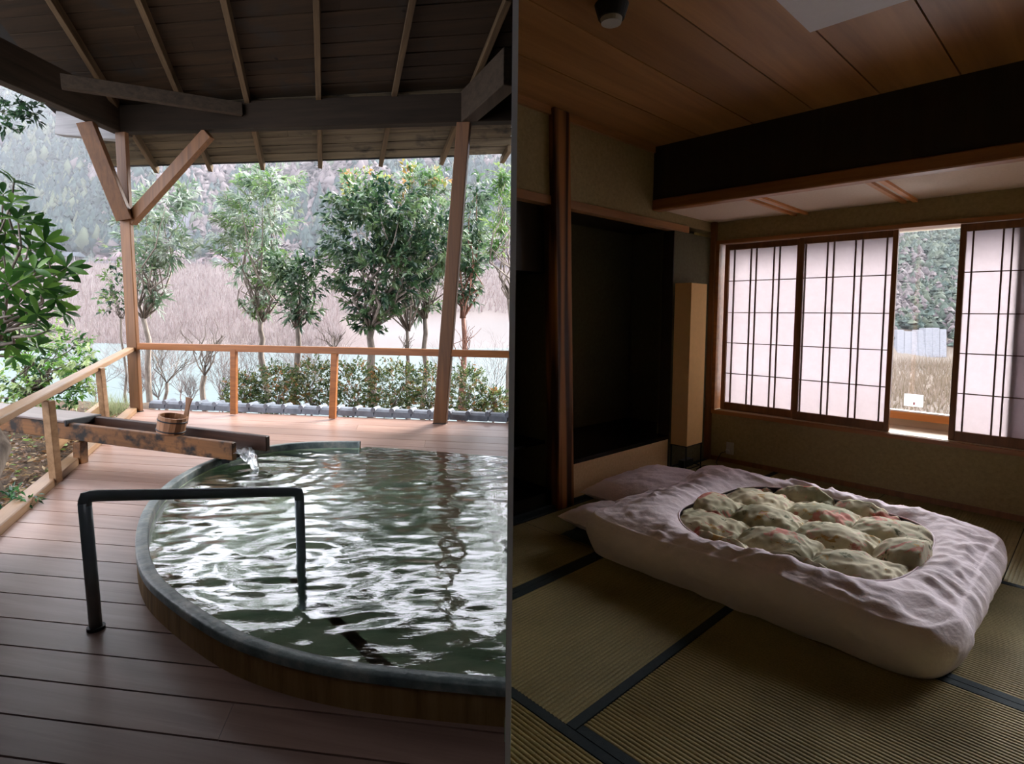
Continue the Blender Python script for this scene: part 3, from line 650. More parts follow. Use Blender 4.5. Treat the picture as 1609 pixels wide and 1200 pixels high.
for i, (x, y, z) in enumerate(tv):
    n_ = noise.noise(Vector((x*.06, y*.06, 2)))*.5+.5
    if y < 30: c = np.array(S(112, 98, 88))
    elif y < 200 and x/y > .42: c = np.array(S(120, 104, 92))*(.5+.3*n_)
    elif y < 200:
        c = (cA*(1-n_)+cB*n_)*.3
        if y < 150 and -.25 < x/y < .42: c = np.array(S(216, 206, 204))*(.8+.3*n_)*.30
    else: c = cC*(.35+.2*n_)
    tcx[i] = np.array(c)*(.55 if -.25 < x/y < .42 and y < 150 else .62)
o = mobj('ground_valley', tv, tf, M['matt'], None, True, col=tcx); tag(o, kind='structure')
o = mobj('river', [(-230, 20, -6), (8, 20, -6), (55, 131, -6), (-230, 131, -6)], [(0, 1, 2, 3)], M['river']); tag(o, 'pale teal river crossing the valley below the trees', 'river')
# road parapet line
mb = MB(); 
for i in range(60):
    k0, k1 = -1.2+i*.04, -1.2+(i+1)*.04; mb.hexa([Vector((k0*199, 199, 17.6)), Vector((k1*199, 199, 17.6)), Vector((k1*199, 199.4, 17.6)), Vector((k0*199, 199.4, 17.6))], [Vector((k0*199, 199, 18.4)), Vector((k1*199, 199, 18.4)), Vector((k1*199, 199.4, 18.4)), Vector((k0*199, 199.4, 18.4))])
o = mb.build('road_parapet', M['farstone']); recentre(o); tag(o, 'pale roadside parapet running along the far bank of the river', 'parapet')

# crowns on the hillside
def blobs(P, Rx, H, colr, name, seed=1, parent=None):
    """low-poly tree crowns joined: P base points, Rx radius, H height"""
    r = np.random.default_rng(seed)
    rings = [(0.0, .05), (.18, .82), (.42, 1.0), (.68, .66), (.88, .3), (1.0, .02)]; ns = 7
    n = len(P); nvp = len(rings)*ns; V_ = np.zeros((n, len(rings), ns, 3))
    for a, (h, rr2) in enumerate(rings):
        ang = np.arange(ns)*2*np.pi/ns+r.uniform(0, 6, (n, 1)); jr = r.uniform(.75, 1.25, (n, ns))
        V_[:, a, :, 0] = P[:, 0:1]+np.cos(ang)*Rx[:, None]*rr2*jr; V_[:, a, :, 1] = P[:, 1:2]+np.sin(ang)*Rx[:, None]*rr2*jr
        V_[:, a, :, 2] = P[:, 2:3]+H[:, None]*(h+r.uniform(-.05, .05, (n, ns)))
    q = []
    for a in range(len(rings)-1):
        for j in range(ns): q.append((a*ns+j, a*ns+(j+1) % ns, (a+1)*ns+(j+1) % ns, (a+1)*ns+j))
    q = np.array(q); Fq = (q[None]+(np.arange(n)*nvp)[:, None, None]).reshape(-1, 4)
    colv = np.repeat(colr, nvp, 0)*r.uniform(.75, 1.3, (n*nvp, 1))
    return mobj(name, V_.reshape(-1, 3), Fq, M['matt'], parent, True, col=colv)
nT = 30000; k_ = rng.uniform(-1.25, 1.25, nT); yy = np.where(k_ > .47, 230, 212)+(470-np.where(k_ > .47, 230, 212))*rng.uniform(0, 1, nT)**1.3; X = k_*yy
Pz = np.array([G(a, b) for a, b in zip(X, yy)]); keep = np.ones(nT, bool); cl = np.zeros((nT, 3)); Rr = rng.uniform(1.6, 3.2, nT)*np.where(k_ > .47, .75, 1); Hh = rng.uniform(4.5, 9, nT)*np.where(k_ > .47, .75, 1)
con1, con2, con3, bare1, bare2 = [np.array(S(*c)) for c in ((36, 48, 50), (50, 62, 58), (68, 74, 62), (76, 68, 70), (92, 84, 84))]
for i in range(nT):
    u, v_ = X[i]/yy[i], (Pz[i]-1.3)/yy[i]
    n_ = .75*noise.noise(Vector((u*7, v_*16, 4)))+.45*rng.normal()*.5+.35*noise.noise(Vector((u*22, v_*40, 8)))
    bias = .38 if u < -.62 else (-.02 if u < -.1 else .2)
    w = rng.uniform()
    if n_+bias > 0: cl[i] = con1*(1-w)+con2*w if w < .8 else con3; Hh[i] *= 1.25; Rr[i] *= .85
    else: cl[i] = bare1*(1-w)+bare2*w; Rr[i] *= 1.15
    # bare slope scar
    px_, py_ = CX+u*F, 490-v_*F
    if (262 < px_ < 312 and 330 < py_ < 402) or (1408 < px_ < 1490 and 492 < py_ < 545): keep[i] = False
idx = np.where(keep)[0]
o = blobs(np.stack([X, yy, Pz], 1)[idx], Rr[idx], Hh[idx], cl[idx], 'hill_forest'); tag(o, 'misty evergreen and bare forest covering the hillside across the river', 'forest', None, 'stuff')
n2_ = 15000; k2 = rng.uniform(.46, 1.15, n2_); y2 = 88+182*rng.uniform(0, 1, n2_)**1.2; x2 = k2*y2; z2 = np.array([G(a, b) for a, b in zip(x2, y2)]); c2 = np.zeros((n2_, 3)); kp = np.ones(n2_, bool)
for i in range(n2_):
    u, v_ = k2[i], (z2[i]-1.3)/y2[i]; w = rng.uniform(); nn_ = noise.noise(Vector((u*14, v_*22, 14)))+.2*rng.normal()
    c2[i] = (con2*(1-w)+con3*w) if nn_ > -.06 else (bare1*(1-w)+bare2*w)
    px_, py_ = CX+u*F, 490-v_*F
    if 1408 < px_ < 1492 and 512 < py_ < 570: kp[i] = False
idx = np.where(kp)[0]; sc2 = y2/210
o = blobs(np.stack([x2, y2, z2], 1)[idx], (rng.uniform(1.2, 2.6, n2_)*sc2)[idx], (rng.uniform(2.5, 5.5, n2_)*sc2)[idx], c2[idx], 'slope_forest', 9); tag(o, 'green and brown woodland on the slope seen through the open window gap', 'forest', None, 'stuff')
# concrete slope faces
def slope_wall(u0, u1, v0, v1, y, label):
    e = empty('slope_wall', ony((u0+u1)/2, v1, y), label, 'retaining wall'); n = 7
    for i in range(n):
        ua, ub = u0+(u1-u0)*i/n, u0+(u1-u0)*(i+.93)/n
        a, b, c, d = ony(ua, v1, y), ony(ub, v1, y), ony(ub, v0+3*math.sin(i), y*1.1), ony(ua, v0+3*math.sin(i), y*1.1); q = Vector((0, 1.5, 0))
        MB().hexa([a, b, b+q, a+q], [d, c, c+q, d+q]).build('panel', M['farstone'], e)
slope_wall(266, 311, 336, 396, 212, 'pale ribbed concrete slope facing on the hillside behind the left trees')
slope_wall(1410, 1488, 518, 561, 83.5, 'pale ribbed slope facing seen low through the open window gap')
# foliage near the house and pink bare trees at the hill foot
nB = 420; kx = rng.uniform(-1.1, 1.2, nB); yb_ = rng.uniform(201, 213, nB); P = np.stack([kx*yb_, yb_, np.full(nB, 17.0)], 1); pk = np.array(S(100, 86, 90)); gr = np.array(S(60, 68, 64))
P = P[~((kx > -.84) & (kx < -.74))]; nB = len(P)
o = blobs(P, rng.uniform(1.5, 3.5, nB), rng.uniform(3, 7, nB), np.where(rng.uniform(0, 1, (nB, 1)) < .7, pk, gr), 'roadside_trees', 5); tag(o, 'pinkish bare trees lining the road at the foot of the hill', 'trees', None, 'stuff')
# house
hx0 = ony(92, 413, 201); hx1 = ony(121, 413, 201); hz = 18.0
hs = empty('riverside_hut', Vector(((hx0.x+hx1.x)/2, 203, hz)), 'small dark hut with pale grey gable roof by the far road', 'hut')
w_ = hx1.x-hx0.x
MB().box(hx0.x+.4, hx1.x-.4, 201, 205, hz, hz+2.2).build('wall', M['darkwood'], hs)
for i in range(5):
    xx = hx0.x+.5+i*(w_-1)/4; MB().box(xx-.09, xx+.09, 200.4, 200.6, hz, hz+2.2).build('porch_post', M['palewood'], hs)
MB().add([(hx0.x-.3, 200, hz+2), (hx1.x+.3, 200, hz+2), (hx1.x+.3, 206, hz+2), (hx0.x-.3, 206, hz+2), (hx0.x+.3, 203, hz+3.7), (hx1.x-.3, 203, hz+3.7)], [(0, 1, 5, 4), (2, 3, 4, 5), (1, 2, 5), (3, 0, 4), (3, 2, 1, 0)]).build('roof', M['darkslate'], hs)

m = bpy.data.materials.new('valley_mist'); m.use_nodes = True; t = m.node_tree; t.nodes.clear(); oo = t.nodes.new('ShaderNodeOutputMaterial'); vs_ = N(t, 'ShaderNodeVolumeScatter', Density=.00038, Anisotropy=.0); vs_.inputs[0].default_value = (.92, .94, 1, 1); t.links.new(vs_.outputs[0], oo.inputs['Volume']); M['mist'] = m
o = MB().box(-700, 700, 60, 520, -12, 210).build('valley_mist', M['mist']); tag(o, 'thin pale mist filling the valley over the river and hillside', 'mist', None, 'stuff')
# dry brush on the far bank and reeds
def blades(P, H, Wd, colr, name, lean=.25, seed=3, mat=None, parent=None):
    r = np.random.default_rng(seed); n = len(P); a = r.uniform(0, np.pi, n); dx = np.stack([np.cos(a), np.sin(a)*.4, np.zeros(n)], 1)*Wd[:, None]/2
    tip = P+np.stack([r.normal(0, lean, n)*H, r.normal(0, lean, n)*H, H], 1); V_ = np.stack([P-dx, P+dx, tip], 1).reshape(-1, 3)
    Fq = np.arange(n*3).reshape(-1, 3); return mobj(name, V_, Fq, mat or M['brush'], parent, False, col=np.repeat(colr, 3, 0))
nb = 46000; k_ = rng.uniform(-1.15, 1.2, nb); yb_ = 124+74*rng.uniform(0, 1, nb); keep = ~((k_ > -.3) & (k_ < .05) & (yb_ < 150)) & (k_ < .42); k_ = k_[keep]; yb_ = yb_[keep]; nb = len(k_)
P = np.stack([k_*yb_, yb_, np.array([G(a*b, b) for a, b in zip(k_, yb_)])-.2], 1); w = rng.uniform(0, 1, (nb, 1)); cc = np.array(S(100, 84, 82))*w+np.array(S(132, 122, 120))*(1-w)
n3_ = 16000; k3 = rng.uniform(.43, 1.2, n3_); y3 = rng.uniform(30, 88, n3_); P3 = np.stack([k3*y3, y3, np.array([G(a*b, b) for a, b in zip(k3, y3)])-.1], 1); w3 = rng.uniform(0, 1, (n3_, 1))
o = blades(P3, rng.uniform(.5, 1.6, n3_)*y3/60, rng.uniform(.06, .2, n3_), np.array(S(92, 82, 66))*w3+np.array(S(122, 108, 98))*(1-w3), 'slope_scrub', seed=8); tag(o, 'brown dry scrub low in the open window gap', 'brush', None, 'stuff')
o = blades(P, rng.uniform(1.5, 4.0, nb), rng.uniform(.15, .4, nb), cc, 'bank_brush'); tag(o, 'pale pinkish dry brush covering the far river bank', 'brush', None, 'stuff')

# ================================================================== near vegetation
def leaves(P, D, Nn, L, Wd, colr, name, mat, parent=None, kind='stuff'):
    D = D/np.linalg.norm(D, axis=1, keepdims=True); S_ = np.cross(D, Nn); S_ /= np.linalg.norm(S_, axis=1, keepdims=True)+1e-9; U = np.cross(S_, D)
    mid = P+D*(L*.45)[:, None]-U*(L*.02)[:, None]; tip = P+D*L[:, None]-Z_np*(L*.12)[:, None]
    V_ = np.stack([P, mid+S_*(Wd/2)[:, None]+U*(Wd*.18)[:, None], tip, mid-S_*(Wd/2)[:, None]+U*(Wd*.18)[:, None]], 1).reshape(-1, 3)
    n = len(P); b = np.arange(n)[:, None]*4; Fq = np.concatenate([b+np.array([[0, 1, 2]]), b+np.array([[0, 2, 3]])], 0)
    o = mobj(name, V_, Fq, mat, parent, False, col=np.repeat(colr, 4, 0)); 
    if kind: o['kind'] = kind
    return o
Z_np = np.array([0, 0, 1.0])
def crown(ells, Y, ncl, per, L, Wd, cols, droop=.3, r=None, thick=.8):
    """clusters of leaves inside ellipsoids given in survey pixels at distance Y"""
    r = r or rng; areas = np.array([e[2]*e[3] for e in ells], float); pr = areas/areas.sum(); Ps = []; Ds = []; Cc = []
    cents = []
    for _ in range(ncl):
        e = ells[r.choice(len(ells), p=pr)]; d = r.normal(size=3); d /= np.linalg.norm(d); rad = r.uniform(.35, 1)**.6
        c = np.array(ony(e[0]+d[0]*e[2]*rad, e[1]-d[2]*e[3]*rad, Y+d[1]*e[2]*rad*Y/F*thick)); cents.append(c)
        tw = np.array([d[0], d[1], d[2]*.6+.25]); tw /= np.linalg.norm(tw); base_c = cols[r.choice(len(cols))]
        shade = r.uniform(.75, 1.15)
        for _k in range(per):
            q = r.normal(size=3)*.55+tw; q[2] -= droop*abs(r.normal()); Ps.append(c+tw*r.uniform(-L, L*.9)); Ds.append(q); Cc.append(np.array(base_c)*shade*r.uniform(.85, 1.15))
    Ps, Ds, Cc = map(np.array, (Ps, Ds, Cc)); n = len(Ps); Nn = r.normal(size=(n, 3))*.5+np.array([0, -.2, 1])
    return Ps, Ds, Nn, L*r.uniform(.7, 1.25, n), Wd*r.uniform(.75, 1.2, n), Cc, cents
def stem_path(p, q, n=5, wob=.06):
    p = Vector(p); q = Vector(q); d = (q-p).length
    return [p.lerp(q, i/n)+(Vector((random.gauss(0, 1), random.gauss(0, 1), random.gauss(0, .4)))*wob*d*(1 if 0 < i < n else 0)) for i in range(n+1)]
def tree(name, label, cat, base, fork, ells, Y, ncl, per, L, Wd, cols, group=None, bark='bark', rb=.05, nbr=14, droop=.3, mat='leaf'):
    bp_ = ony(base[0], base[1], Y); e = empty(name, Vector((bp_.x, bp_.y, G(bp_.x, bp_.y) if Y > 7.4 else bp_.z)), label, cat, group)
    Ps, Ds, Nn, Ls, Ws, Cc, cents = crown(ells, Y, ncl, per, L, Wd, cols, droop); leaves(Ps, Ds, Nn, Ls, Ws, Cc, 'foliage', M[mat], e)
    fp = ony(fork[0], fork[1], Y); g = Vector((bp_.x, bp_.y, origin(e).z-.1)); mb = MB(); path = stem_path(g, bp_, 3, .02)+stem_path(bp_, fp, 4, .022)[1:]
    mb.tube(path, [rb*(1.2-.5*i/len(path)) for i in range(len(path))], 7)
    mb.build('trunk', M[bark], e, True); mb = MB()
    for i in range(nbr):
        c = Vector(cents[(i*37) % len(cents)].tolist()); pp = stem_path(fp+Vector((random.gauss(0, .02), 0, 0)), c, 5, .07); mb.tube(pp, [rb*.42*(1-.85*j/5) for j in range(6)], 4)
    mb.build('branches', M[bark], e, True)
    return e
sil = [S(150, 172, 148), S(118, 146, 112), S(186, 198, 182), S(98, 128, 96), S(140, 158, 120)]; sil = [tuple(c*.6 for c in q) for q in sil]
grn = [S(52, 84, 58), S(74, 108, 66), S(96, 128, 84), S(44, 74, 54), S(120, 146, 96)]; grn = [tuple(c*.6 for c in q) for q in grn]
brt = [S(120, 156, 84), S(96, 138, 70), S(148, 172, 104), S(74, 112, 60)]; brt = [tuple(c*.6 for c in q) for q in brt]
yel = [S(190, 186, 96), S(164, 150, 82), S(196, 150, 90), S(128, 156, 88)]; yel = [tuple(c*.6 for c in q) for q in yel]
tree('slender_tree', 'silvery leaved tree right behind the left corner post', 'tree', (236, 640), (225, 500), [(250, 325, 42, 40), (268, 385, 40, 30), (228, 425, 34, 34), (205, 360, 20, 45), (240, 470, 18, 15), (290, 310, 24, 22)], 9.6, 270, 10, .14, .034, sil, nbr=22)
tree('camellia_shrub', 'thin young camellia just left of the corner post', 'shrub', (196, 620), (190, 500), [(183, 450, 22, 42), (180, 480, 26, 20), (176, 405, 14, 28)], 8.8, 46, 7, .09, .04, grn+brt, rb=.02, nbr=9)
tree('slender_tree', 'tall pale drooping-leaved tree in the middle left of the row', 'tree', (410, 560), (410, 505), [(405, 330, 62, 48), (385, 395, 48, 45), (425, 285, 48, 26), (432, 430, 34, 38), (405, 470, 24, 26), (365, 350, 30, 45)], 9.8, 400, 10, .14, .034, sil+brt[:1], nbr=26)
tree('pollard_tree', 'small round-crowned tree on a short stub between the tall pale tree and the dense one', 'tree', (467, 570), (468, 515), [(472, 440, 36, 40), (472, 485, 30, 26), (445, 420, 22, 24), (492, 415, 20, 26)], 9.2, 170, 10, .125, .042, grn+sil[:2], nbr=16, rb=.05)
tree('dense_tree', 'dense dark green tree with the fullest crown in the middle of the row', 'tree', (583, 575), (585, 515), [(570, 365, 70, 62), (600, 425, 84, 52), (605, 325, 66, 44), (560, 310, 46, 34), (585, 475, 46, 26), (640, 400, 50, 55), (580, 500, 30, 22), (690, 370, 40, 60)], 9.0, 720, 10, .12, .05, grn, nbr=34, rb=.065, mat='glossleaf')
tree('dense_tree', 'tree with yellow-green and orange young shoots rising above the dense dark crown', 'tree', (640, 600), (640, 520), [(575, 278, 44, 18), (640, 285, 46, 26), (560, 300, 40, 22), (690, 275, 26, 18), (610, 300, 50, 20)], 9.7, 110, 8, .10, .04, yel+brt, nbr=20, rb=.035)
tree('slender_tree', 'light green tree directly left of the right post', 'tree', (668, 600), (668, 500), [(672, 330, 38, 58), (680, 400, 40, 48), (650, 440, 36, 34), (665, 285, 36, 24), (660, 480, 26, 20)], 9.9, 330, 10, .135, .036, brt+sil, nbr=22)
tree('slender_tree', 'light green tree directly right of the right post', 'tree', (726, 600), (728, 500), [(742, 345, 26, 52), (738, 400, 32, 36), (722, 450, 24, 26), (752, 300, 16, 26), (736, 440, 16, 40)], 9.9, 220, 10, .135, .036, grn+sil[:2], nbr=14, bark='barkred')
tree('slender_tree', 'bright green branches reaching in at the right end of the row', 'tree', (799, 620), (800, 470), [(788, 320, 16, 50), (782, 370, 16, 34), (788, 280, 14, 22), (775, 395, 12, 10)], 9.3, 90, 9, .12, .034, brt, nbr=10)
# left foreground greenery
tree('garden_bush', 'fine-leaved bright green bush below the big-leaved shrub at far left', 'shrub', (40, 690), (50, 620), [(110, 560, 44, 42), (60, 540, 55, 40), (20, 600, 50, 50), (125, 600, 30, 40), (70, 610, 60, 40)], 6.0, 300, 9, .07, .028, [S(92, 140, 52), S(60, 104, 44), S(132, 168, 84), S(44, 80, 40), S(168, 186, 130)], nbr=30, rb=.04)
tree('overhanging_branch', 'dark leafy branch hanging in at the upper left under the side beam', 'branch', (-30, 160), (-15, 175), [(18, 168, 26, 24), (46, 180, 20, 22), (8, 190, 18, 14), (-15, 170, 20, 30)], 5.2, 50, 6, .065, .03, [S(38, 70, 44), S(60, 96, 58), S(28, 52, 36)], nbr=10, rb=.012)
# rhododendron with individually built large leaves
rb0 = onz(6, 785, .05); rh = empty('big_leaved_shrub', rb0, 'large shrub with whorls of long glossy leaves leaning in at far left', 'shrub')
lm = bpy.data.meshes.new('leaf'); LV = []; n_ = 6
prof = [(0, .004), (.12, .3), (.35, .75), (.6, 1.0), (.82, .72), (1, .02)]
for t_, w in prof:
    zc = -.22*t_*t_; LV += [(t_, -w*.15, zc+.03*w), (t_, 0, zc), (t_, w*.15, zc+.03*w)]
lm.from_pydata(LV, [], [(i*3+j, i*3+j+1, (i+1)*3+j+1, (i+1)*3+j) for i in range(5) for j in range(2)]); lm.materials.append(M['bigleaf']); lm.polygons.foreach_set('use_smooth', [True]*10)
wh = [(60, 470), (105, 420), (50, 355), (70, 380), (18, 320), (92, 460), (0, 440), (45, 500), (20, 560), (58, 545), (22, 285), (5, 305), (28, 345), (8, 365), (48, 392), (20, 405), (78, 418), (40, 440), (95, 438), (66, 455), (12, 445), (30, 478), (88, 470), (58, 495), (6, 500), (75, 520), (40, 525), (14, 540), (-20, 330), (-18, 410), (-15, 470), (-20, 520), (98, 490), (30, 420), (55, 425), (2, 385)]
mbb = MB(); rt0 = Vector((rb0.x-.45, rb0.y+.3, 1.0)); trunkpts = stem_path(rb0-Z*.1, rt0, 5, .05); mbb.tube(trunkpts, [.07, .062, .055, .05, .045, .04], 9); mbb.build('trunk', M['bark'], rh, True); mbb = MB(); nl = 0
for k, (u, v_) in enumerate(wh):
    c = ony(u, v_, 3.9+random.uniform(-.45, .35)); mbb.tube(stem_path(rt0, c, 5, .05), [.016, .013, .011, .009, .007, .005], 5)
    axd = Vector((random.uniform(.1, .7), random.uniform(-.5, .1), random.uniform(.1, .8))).normalized(); s1 = axd.orthogonal().normalized(); s2 = axd.cross(s1); nlf = random.randint(8, 11)
    for i in range(nlf):
        a = 2*math.pi*i/nlf+random.uniform(-.3, .3); d = (s1*math.cos(a)+s2*math.sin(a))+axd*random.uniform(.1, .7); d.normalize(); L = random.uniform(.10, .155)
        y_ = axd.cross(d).normalized(); z_ = d.cross(y_); mt = Matrix((d*L, y_*L, z_*L)).transposed().to_4x4(); mt.translation = c-rb0+axd*random.uniform(-.015, .015)
        lo = bpy.data.objects.new('leaf', lm); link(lo, rh); lo.matrix_local = mt; nl += 1
mbb.build('branches', M['bark'], rh, True)
# ferny plant low left
Ps, Ds, Nn, Ls, Ws, Cc, _ = crown([(28, 782, 28, 12), (10, 800, 20, 14)], 3.45, 22, 7, .05, .018, [S(40, 84, 50), S(64, 110, 60)])
e = empty('ground_plant', onz(22, 800, .05), 'low dark green plant in the garden bed beside the near end of the curb', 'plant'); leaves(Ps, Ds, Nn, Ls, Ws, Cc, 'foliage', M['leaf'], e)
# grass tuft by the corner post
tp = onz(176, 652, .02); n = 420; P = np.array(tp)+rng.normal(size=(n, 3))*np.array([.09, .12, 0]); o = blades(P, rng.uniform(.12, .34, n), np.full(n, .008), np.array([S(150, 158, 120)])*rng.uniform(.6, 1.2, (n, 1)), 'grass_tuft', .55); o['kind'] = 'stuff'; tag(o, 'tuft of dry arching grass just left of the corner post', 'grass')
# leaf litter and undergrowth
n = 2600; yv = rng.uniform(2.6, 7.2, n); xv = CURB0.x+(CURB1.x-CURB0.x)*(yv-CURB0.y)/(CURB1.y-CURB0.y)-.16-rng.exponential(.7, n)
zv = np.array([.05+.06*noise.noise(Vector((x*1.3, y*1.3, 0)))+.03*noise.noise(Vector((x*5, y*5, 3))) for x, y in zip(xv, yv)]); D = rng.normal(size=(n, 3))*np.array([1, 1, .25]); w = rng.uniform(0, 1, n)
cc = np.where(w[:, None] < .5, S(124, 92, 62), np.where(w[:, None] < .75, S(84, 62, 44), np.where(w[:, None] < .9, S(170, 146, 108), S(110, 140, 66))))
o = leaves(np.stack([xv, yv, zv], 1), D, rng.normal(size=(n, 3))*.4+Z_np, rng.uniform(.03, .075, n), rng.uniform(.015, .035, n), cc, 'leaf_litter', M['leaf']); tag(o, 'brown fallen leaves and twigs littering the garden bed beside the deck', 'leaf litter')
# azalea hedge
az = [S(96, 118, 62), S(132, 146, 84), S(64, 90, 46), S(150, 150, 84), S(84, 110, 58), S(110, 132, 70), S(176, 128, 76), S(70, 96, 50)]; az = [tuple(c*.55 for c in q) for q in az]
AZ = [((380, 615, 34, 36), 'leftmost azalea of the hedge, beside the first rail post'), ((435, 608, 42, 44), 'azalea of the hedge between the two rail posts, on the left'), ((490, 602, 38, 46), 'azalea of the hedge just left of the second rail post'), ((555, 608, 42, 48), 'azalea of the hedge just right of the second rail post'), ((620, 606, 44, 46), 'azalea of the hedge midway between second rail post and right post'), ((675, 612, 34, 44), 'azalea of the hedge tight against the left of the right post'), ((732, 612, 34, 42), 'rightmost full azalea of the hedge, right of the right post'), ((775, 630, 24, 24), 'small sparse azalea at the right end of the hedge')]
for el, lab in AZ:
    u, v_, rx, ry = el; Y = 7.85+random.uniform(-.1, .25)
    e = tree('azalea_bush', lab, 'shrub', (u, 655), (u, 640), [el, (u-8, v_+ry*.5, rx*.9, ry*.5), (u+8, v_-ry*.3, rx*.8, ry*.5)], Y, int(rx*12.0), 9, .042, .019, az, 'azalea bushes of the hedge behind the deck', nbr=26, rb=.016, droop=.1)
# pollarded stubs and bare shrubs
def bare(name, label, base, top, Y, n, spread, rb=.03, m='bark', depth=3, group=None):
    b_ = ony(base[0], base[1], Y); g = Vector((b_.x, b_.y, G(b_.x, b_.y)-.1)); tpp = ony(top[0], top[1], Y); e = empty(name, g, label, 'shrub', group); mb = MB()
    fk = b_.lerp(tpp, .12 if m == 'twig' else .35); mb.tube([g, b_]+stem_path(b_, fk, 3, .04)[1:], [rb*1.2, rb, rb*.95, rb*.9, rb*.95], 6); H_ = (tpp-b_).length
    def grow(p, d, L, r_, lv):
        q = p+d*L; mb.tube(stem_path(p, q, 3, .06), [r_, r_*.8, r_*.65, r_*.5], 3, False)
        if lv > 0:
            for _ in range(3):
                dn = (d+Vector((random.gauss(0, .45), random.gauss(0, .35), random.gauss(.12, .3)))).normalized(); grow(p.lerp(q, random.uniform(.45, 1)), dn, L*random.uniform(.55, .8), r_*.55, lv-1)
    for _ in range(n):
        d = Vector((random.gauss(0, spread), random.gauss(0, spread*.7), 1)).normalized(); grow(fk, d, H_*random.uniform(.25, .42), rb*.36, depth)
    mb.build('stems', M[m], e); return e
bare('pollard_stub', 'bare pollarded trunk with a tuft of stubby shoots between corner post and first rail post', (322, 640), (320, 496), 9.4, 9, .30, .045, depth=1)
bare('pollard_stub', 'second bare pollard with stubby shoots, close left of the first', (262, 640), (262, 530), 9.9, 7, .4, .03, depth=2)
bare('pollard_stub', 'short pollard stub with side shoots just right of the second rail post', (527, 580), (525, 500), 9.3, 8, .5, .035, depth=1)
bare('pollard_stub', 'reddish bare twisted stem right of the right post', (728, 610), (722, 490), 8.9, 6, .25, .03, 'barkred', depth=1)
bare('pollard_stub', 'bare dark shoots at the foot of the tree left of the right post', (640, 600), (640, 505), 9.2, 6, .5, .03, depth=1)
BS = [(215, 560, 10.2, 'low tangle of bare twigs directly behind the corner post foot'), (300, 575, 10.8, 'low tangle of bare twigs between the two pollards and the first rail post'), (350, 540, 11.5, 'low bare twigs showing through by the first rail post'), (480, 520, 11, 'low bare twigs under the small round-crowned tree'), (700, 520, 11, 'low bare twigs at the foot of the right post'), (232, 430, 13, 'pale bare shrub rising behind the corner post'), (285, 450, 15, 'pale bare shrub behind the twin pollards'), (345, 455, 14, 'pale bare shrub behind the first rail post'), (445, 470, 15, 'pale bare shrub behind the small round-crowned tree'), (150, 470, 12, 'pale bare shrub above the bush left of the corner post'), (520, 480, 14, 'pale bare shrub left of the dense dark tree'), (385, 500, 11, 'low bare shrub at the foot of the tall pale tree'), (250, 520, 10.5, 'low bare shrub near the deck right of the corner post'), (775, 500, 13, 'pale bare shrub at the right end of the row')]
for x_, yt, Y, lab in BS: bare('bare_shrub', lab, (x_, 640), (x_+random.uniform(-15, 15), yt), Y, 17, .42, .017, 'twig', 3, 'leafless shrubs on the slope below the deck')

# ================================================================== RIGHT: the room
AR = 4.5; ZC = 2.605; AW = -.72; BP = 2.457
def cx_b(a, x=PT+.001):   # b where the line a=const meets the partition
    return (x-C0.x-A.x*a)/B.x
# tatami floor
tf_ = empty('floor_tatami', R3(1, 1, 0), kind='structure')
def clipx(poly, x0):
    out = []
    for i in range(len(poly)):
        p, q = poly[i], poly[(i+1) % len(poly)]
        if p.x >= x0: out.append(p)
        if (p.x-x0)*(q.x-x0) < 0: out.append(p.lerp(q, (x0-p.x)/(q.x-p.x)))
    return out
def tat(a0, a1, b0, b1, along, bord=True):
    bw = .036; g = .002; a0 += g; a1 -= g; b0 += g; b1 -= g
    aa0, aa1, bb0, bb1 = a0, a1, b0, b1
    if bord:
        if along == 'a': bb0 += bw; bb1 -= bw
        else: aa0 += bw; aa1 -= bw
    lo, hi = (bb0, bb1) if along == 'a' else (aa0, aa1)
    nr_ = max(4, int((hi-lo)/.0165)); V_ = []; Fq = []; k = 0
    prof = [(0, -.0028), (.25, 0), (.5, .0007), (.75, 0)]
    ss = []
    for i in range(nr_):
        for t_, h in prof: ss.append((lo+(hi-lo)*(i+t_)/nr_, h))
    ss.append((hi, -.002))
    for i in range(len(ss)-1):
        (s0, h0), (s1, h1) = ss[i], ss[i+1]
        if along == 'a': q = [R3(aa0, s0, h0), R3(aa0, s1, h1), R3(aa1, s1, h1), R3(aa1, s0, h0)]
        else: q = [R3(s0, bb0, h0), R3(s0, bb1, h0), R3(s1, bb1, h1), R3(s1, bb0, h1)]
        q = clipx(q, PT+.001)
        if len(q) >= 3: V_ += q; Fq.append(tuple(range(k, k+len(q)))); k += len(q)
    if V_:
        o = mobj('tatami_mat', V_, Fq, M['tatami'], tf_)
    if bord:
        for s in ((b0, b0+bw), (b1-bw, b1)) if along == 'a' else ((a0, a0+bw), (a1-bw, a1)):
            q = [R3(a0, s[0], 0), R3(a1, s[0], 0), R3(a1, s[1], 0), R3(a0, s[1], 0)] if along == 'a' else [R3(s[0], b0, 0), R3(s[1], b0, 0), R3(s[1], b1, 0), R3(s[0], b1, 0)]
            q = clipx(q, PT+.001)
            if len(q) >= 3: MB().prism(q, -.03, .0015).build('cloth_border', M['border'], tf_)
for t_ in ((1.42, 4.5, 2.35, 3.55, 'a'), (1.42, 4.5, 1.19, 2.35, 'a'), (.655, 1.42, 1.19, 3.55, 'b'), (0, .655, 0, 2.4, 'b'), (0, .655, 2.4, 3.9, 'b'), (.655, 1.42, 0, 1.19, 'b', False), (1.42, 2.206, 0, 1.19, 'b', False), (2.206, 4.5, 0, 1.19, 'b', False), (.655, 4.5, 3.55, 4.75, 'a'), (.655, 4.5, 4.75, 5.95, 'a')): tat(*t_)
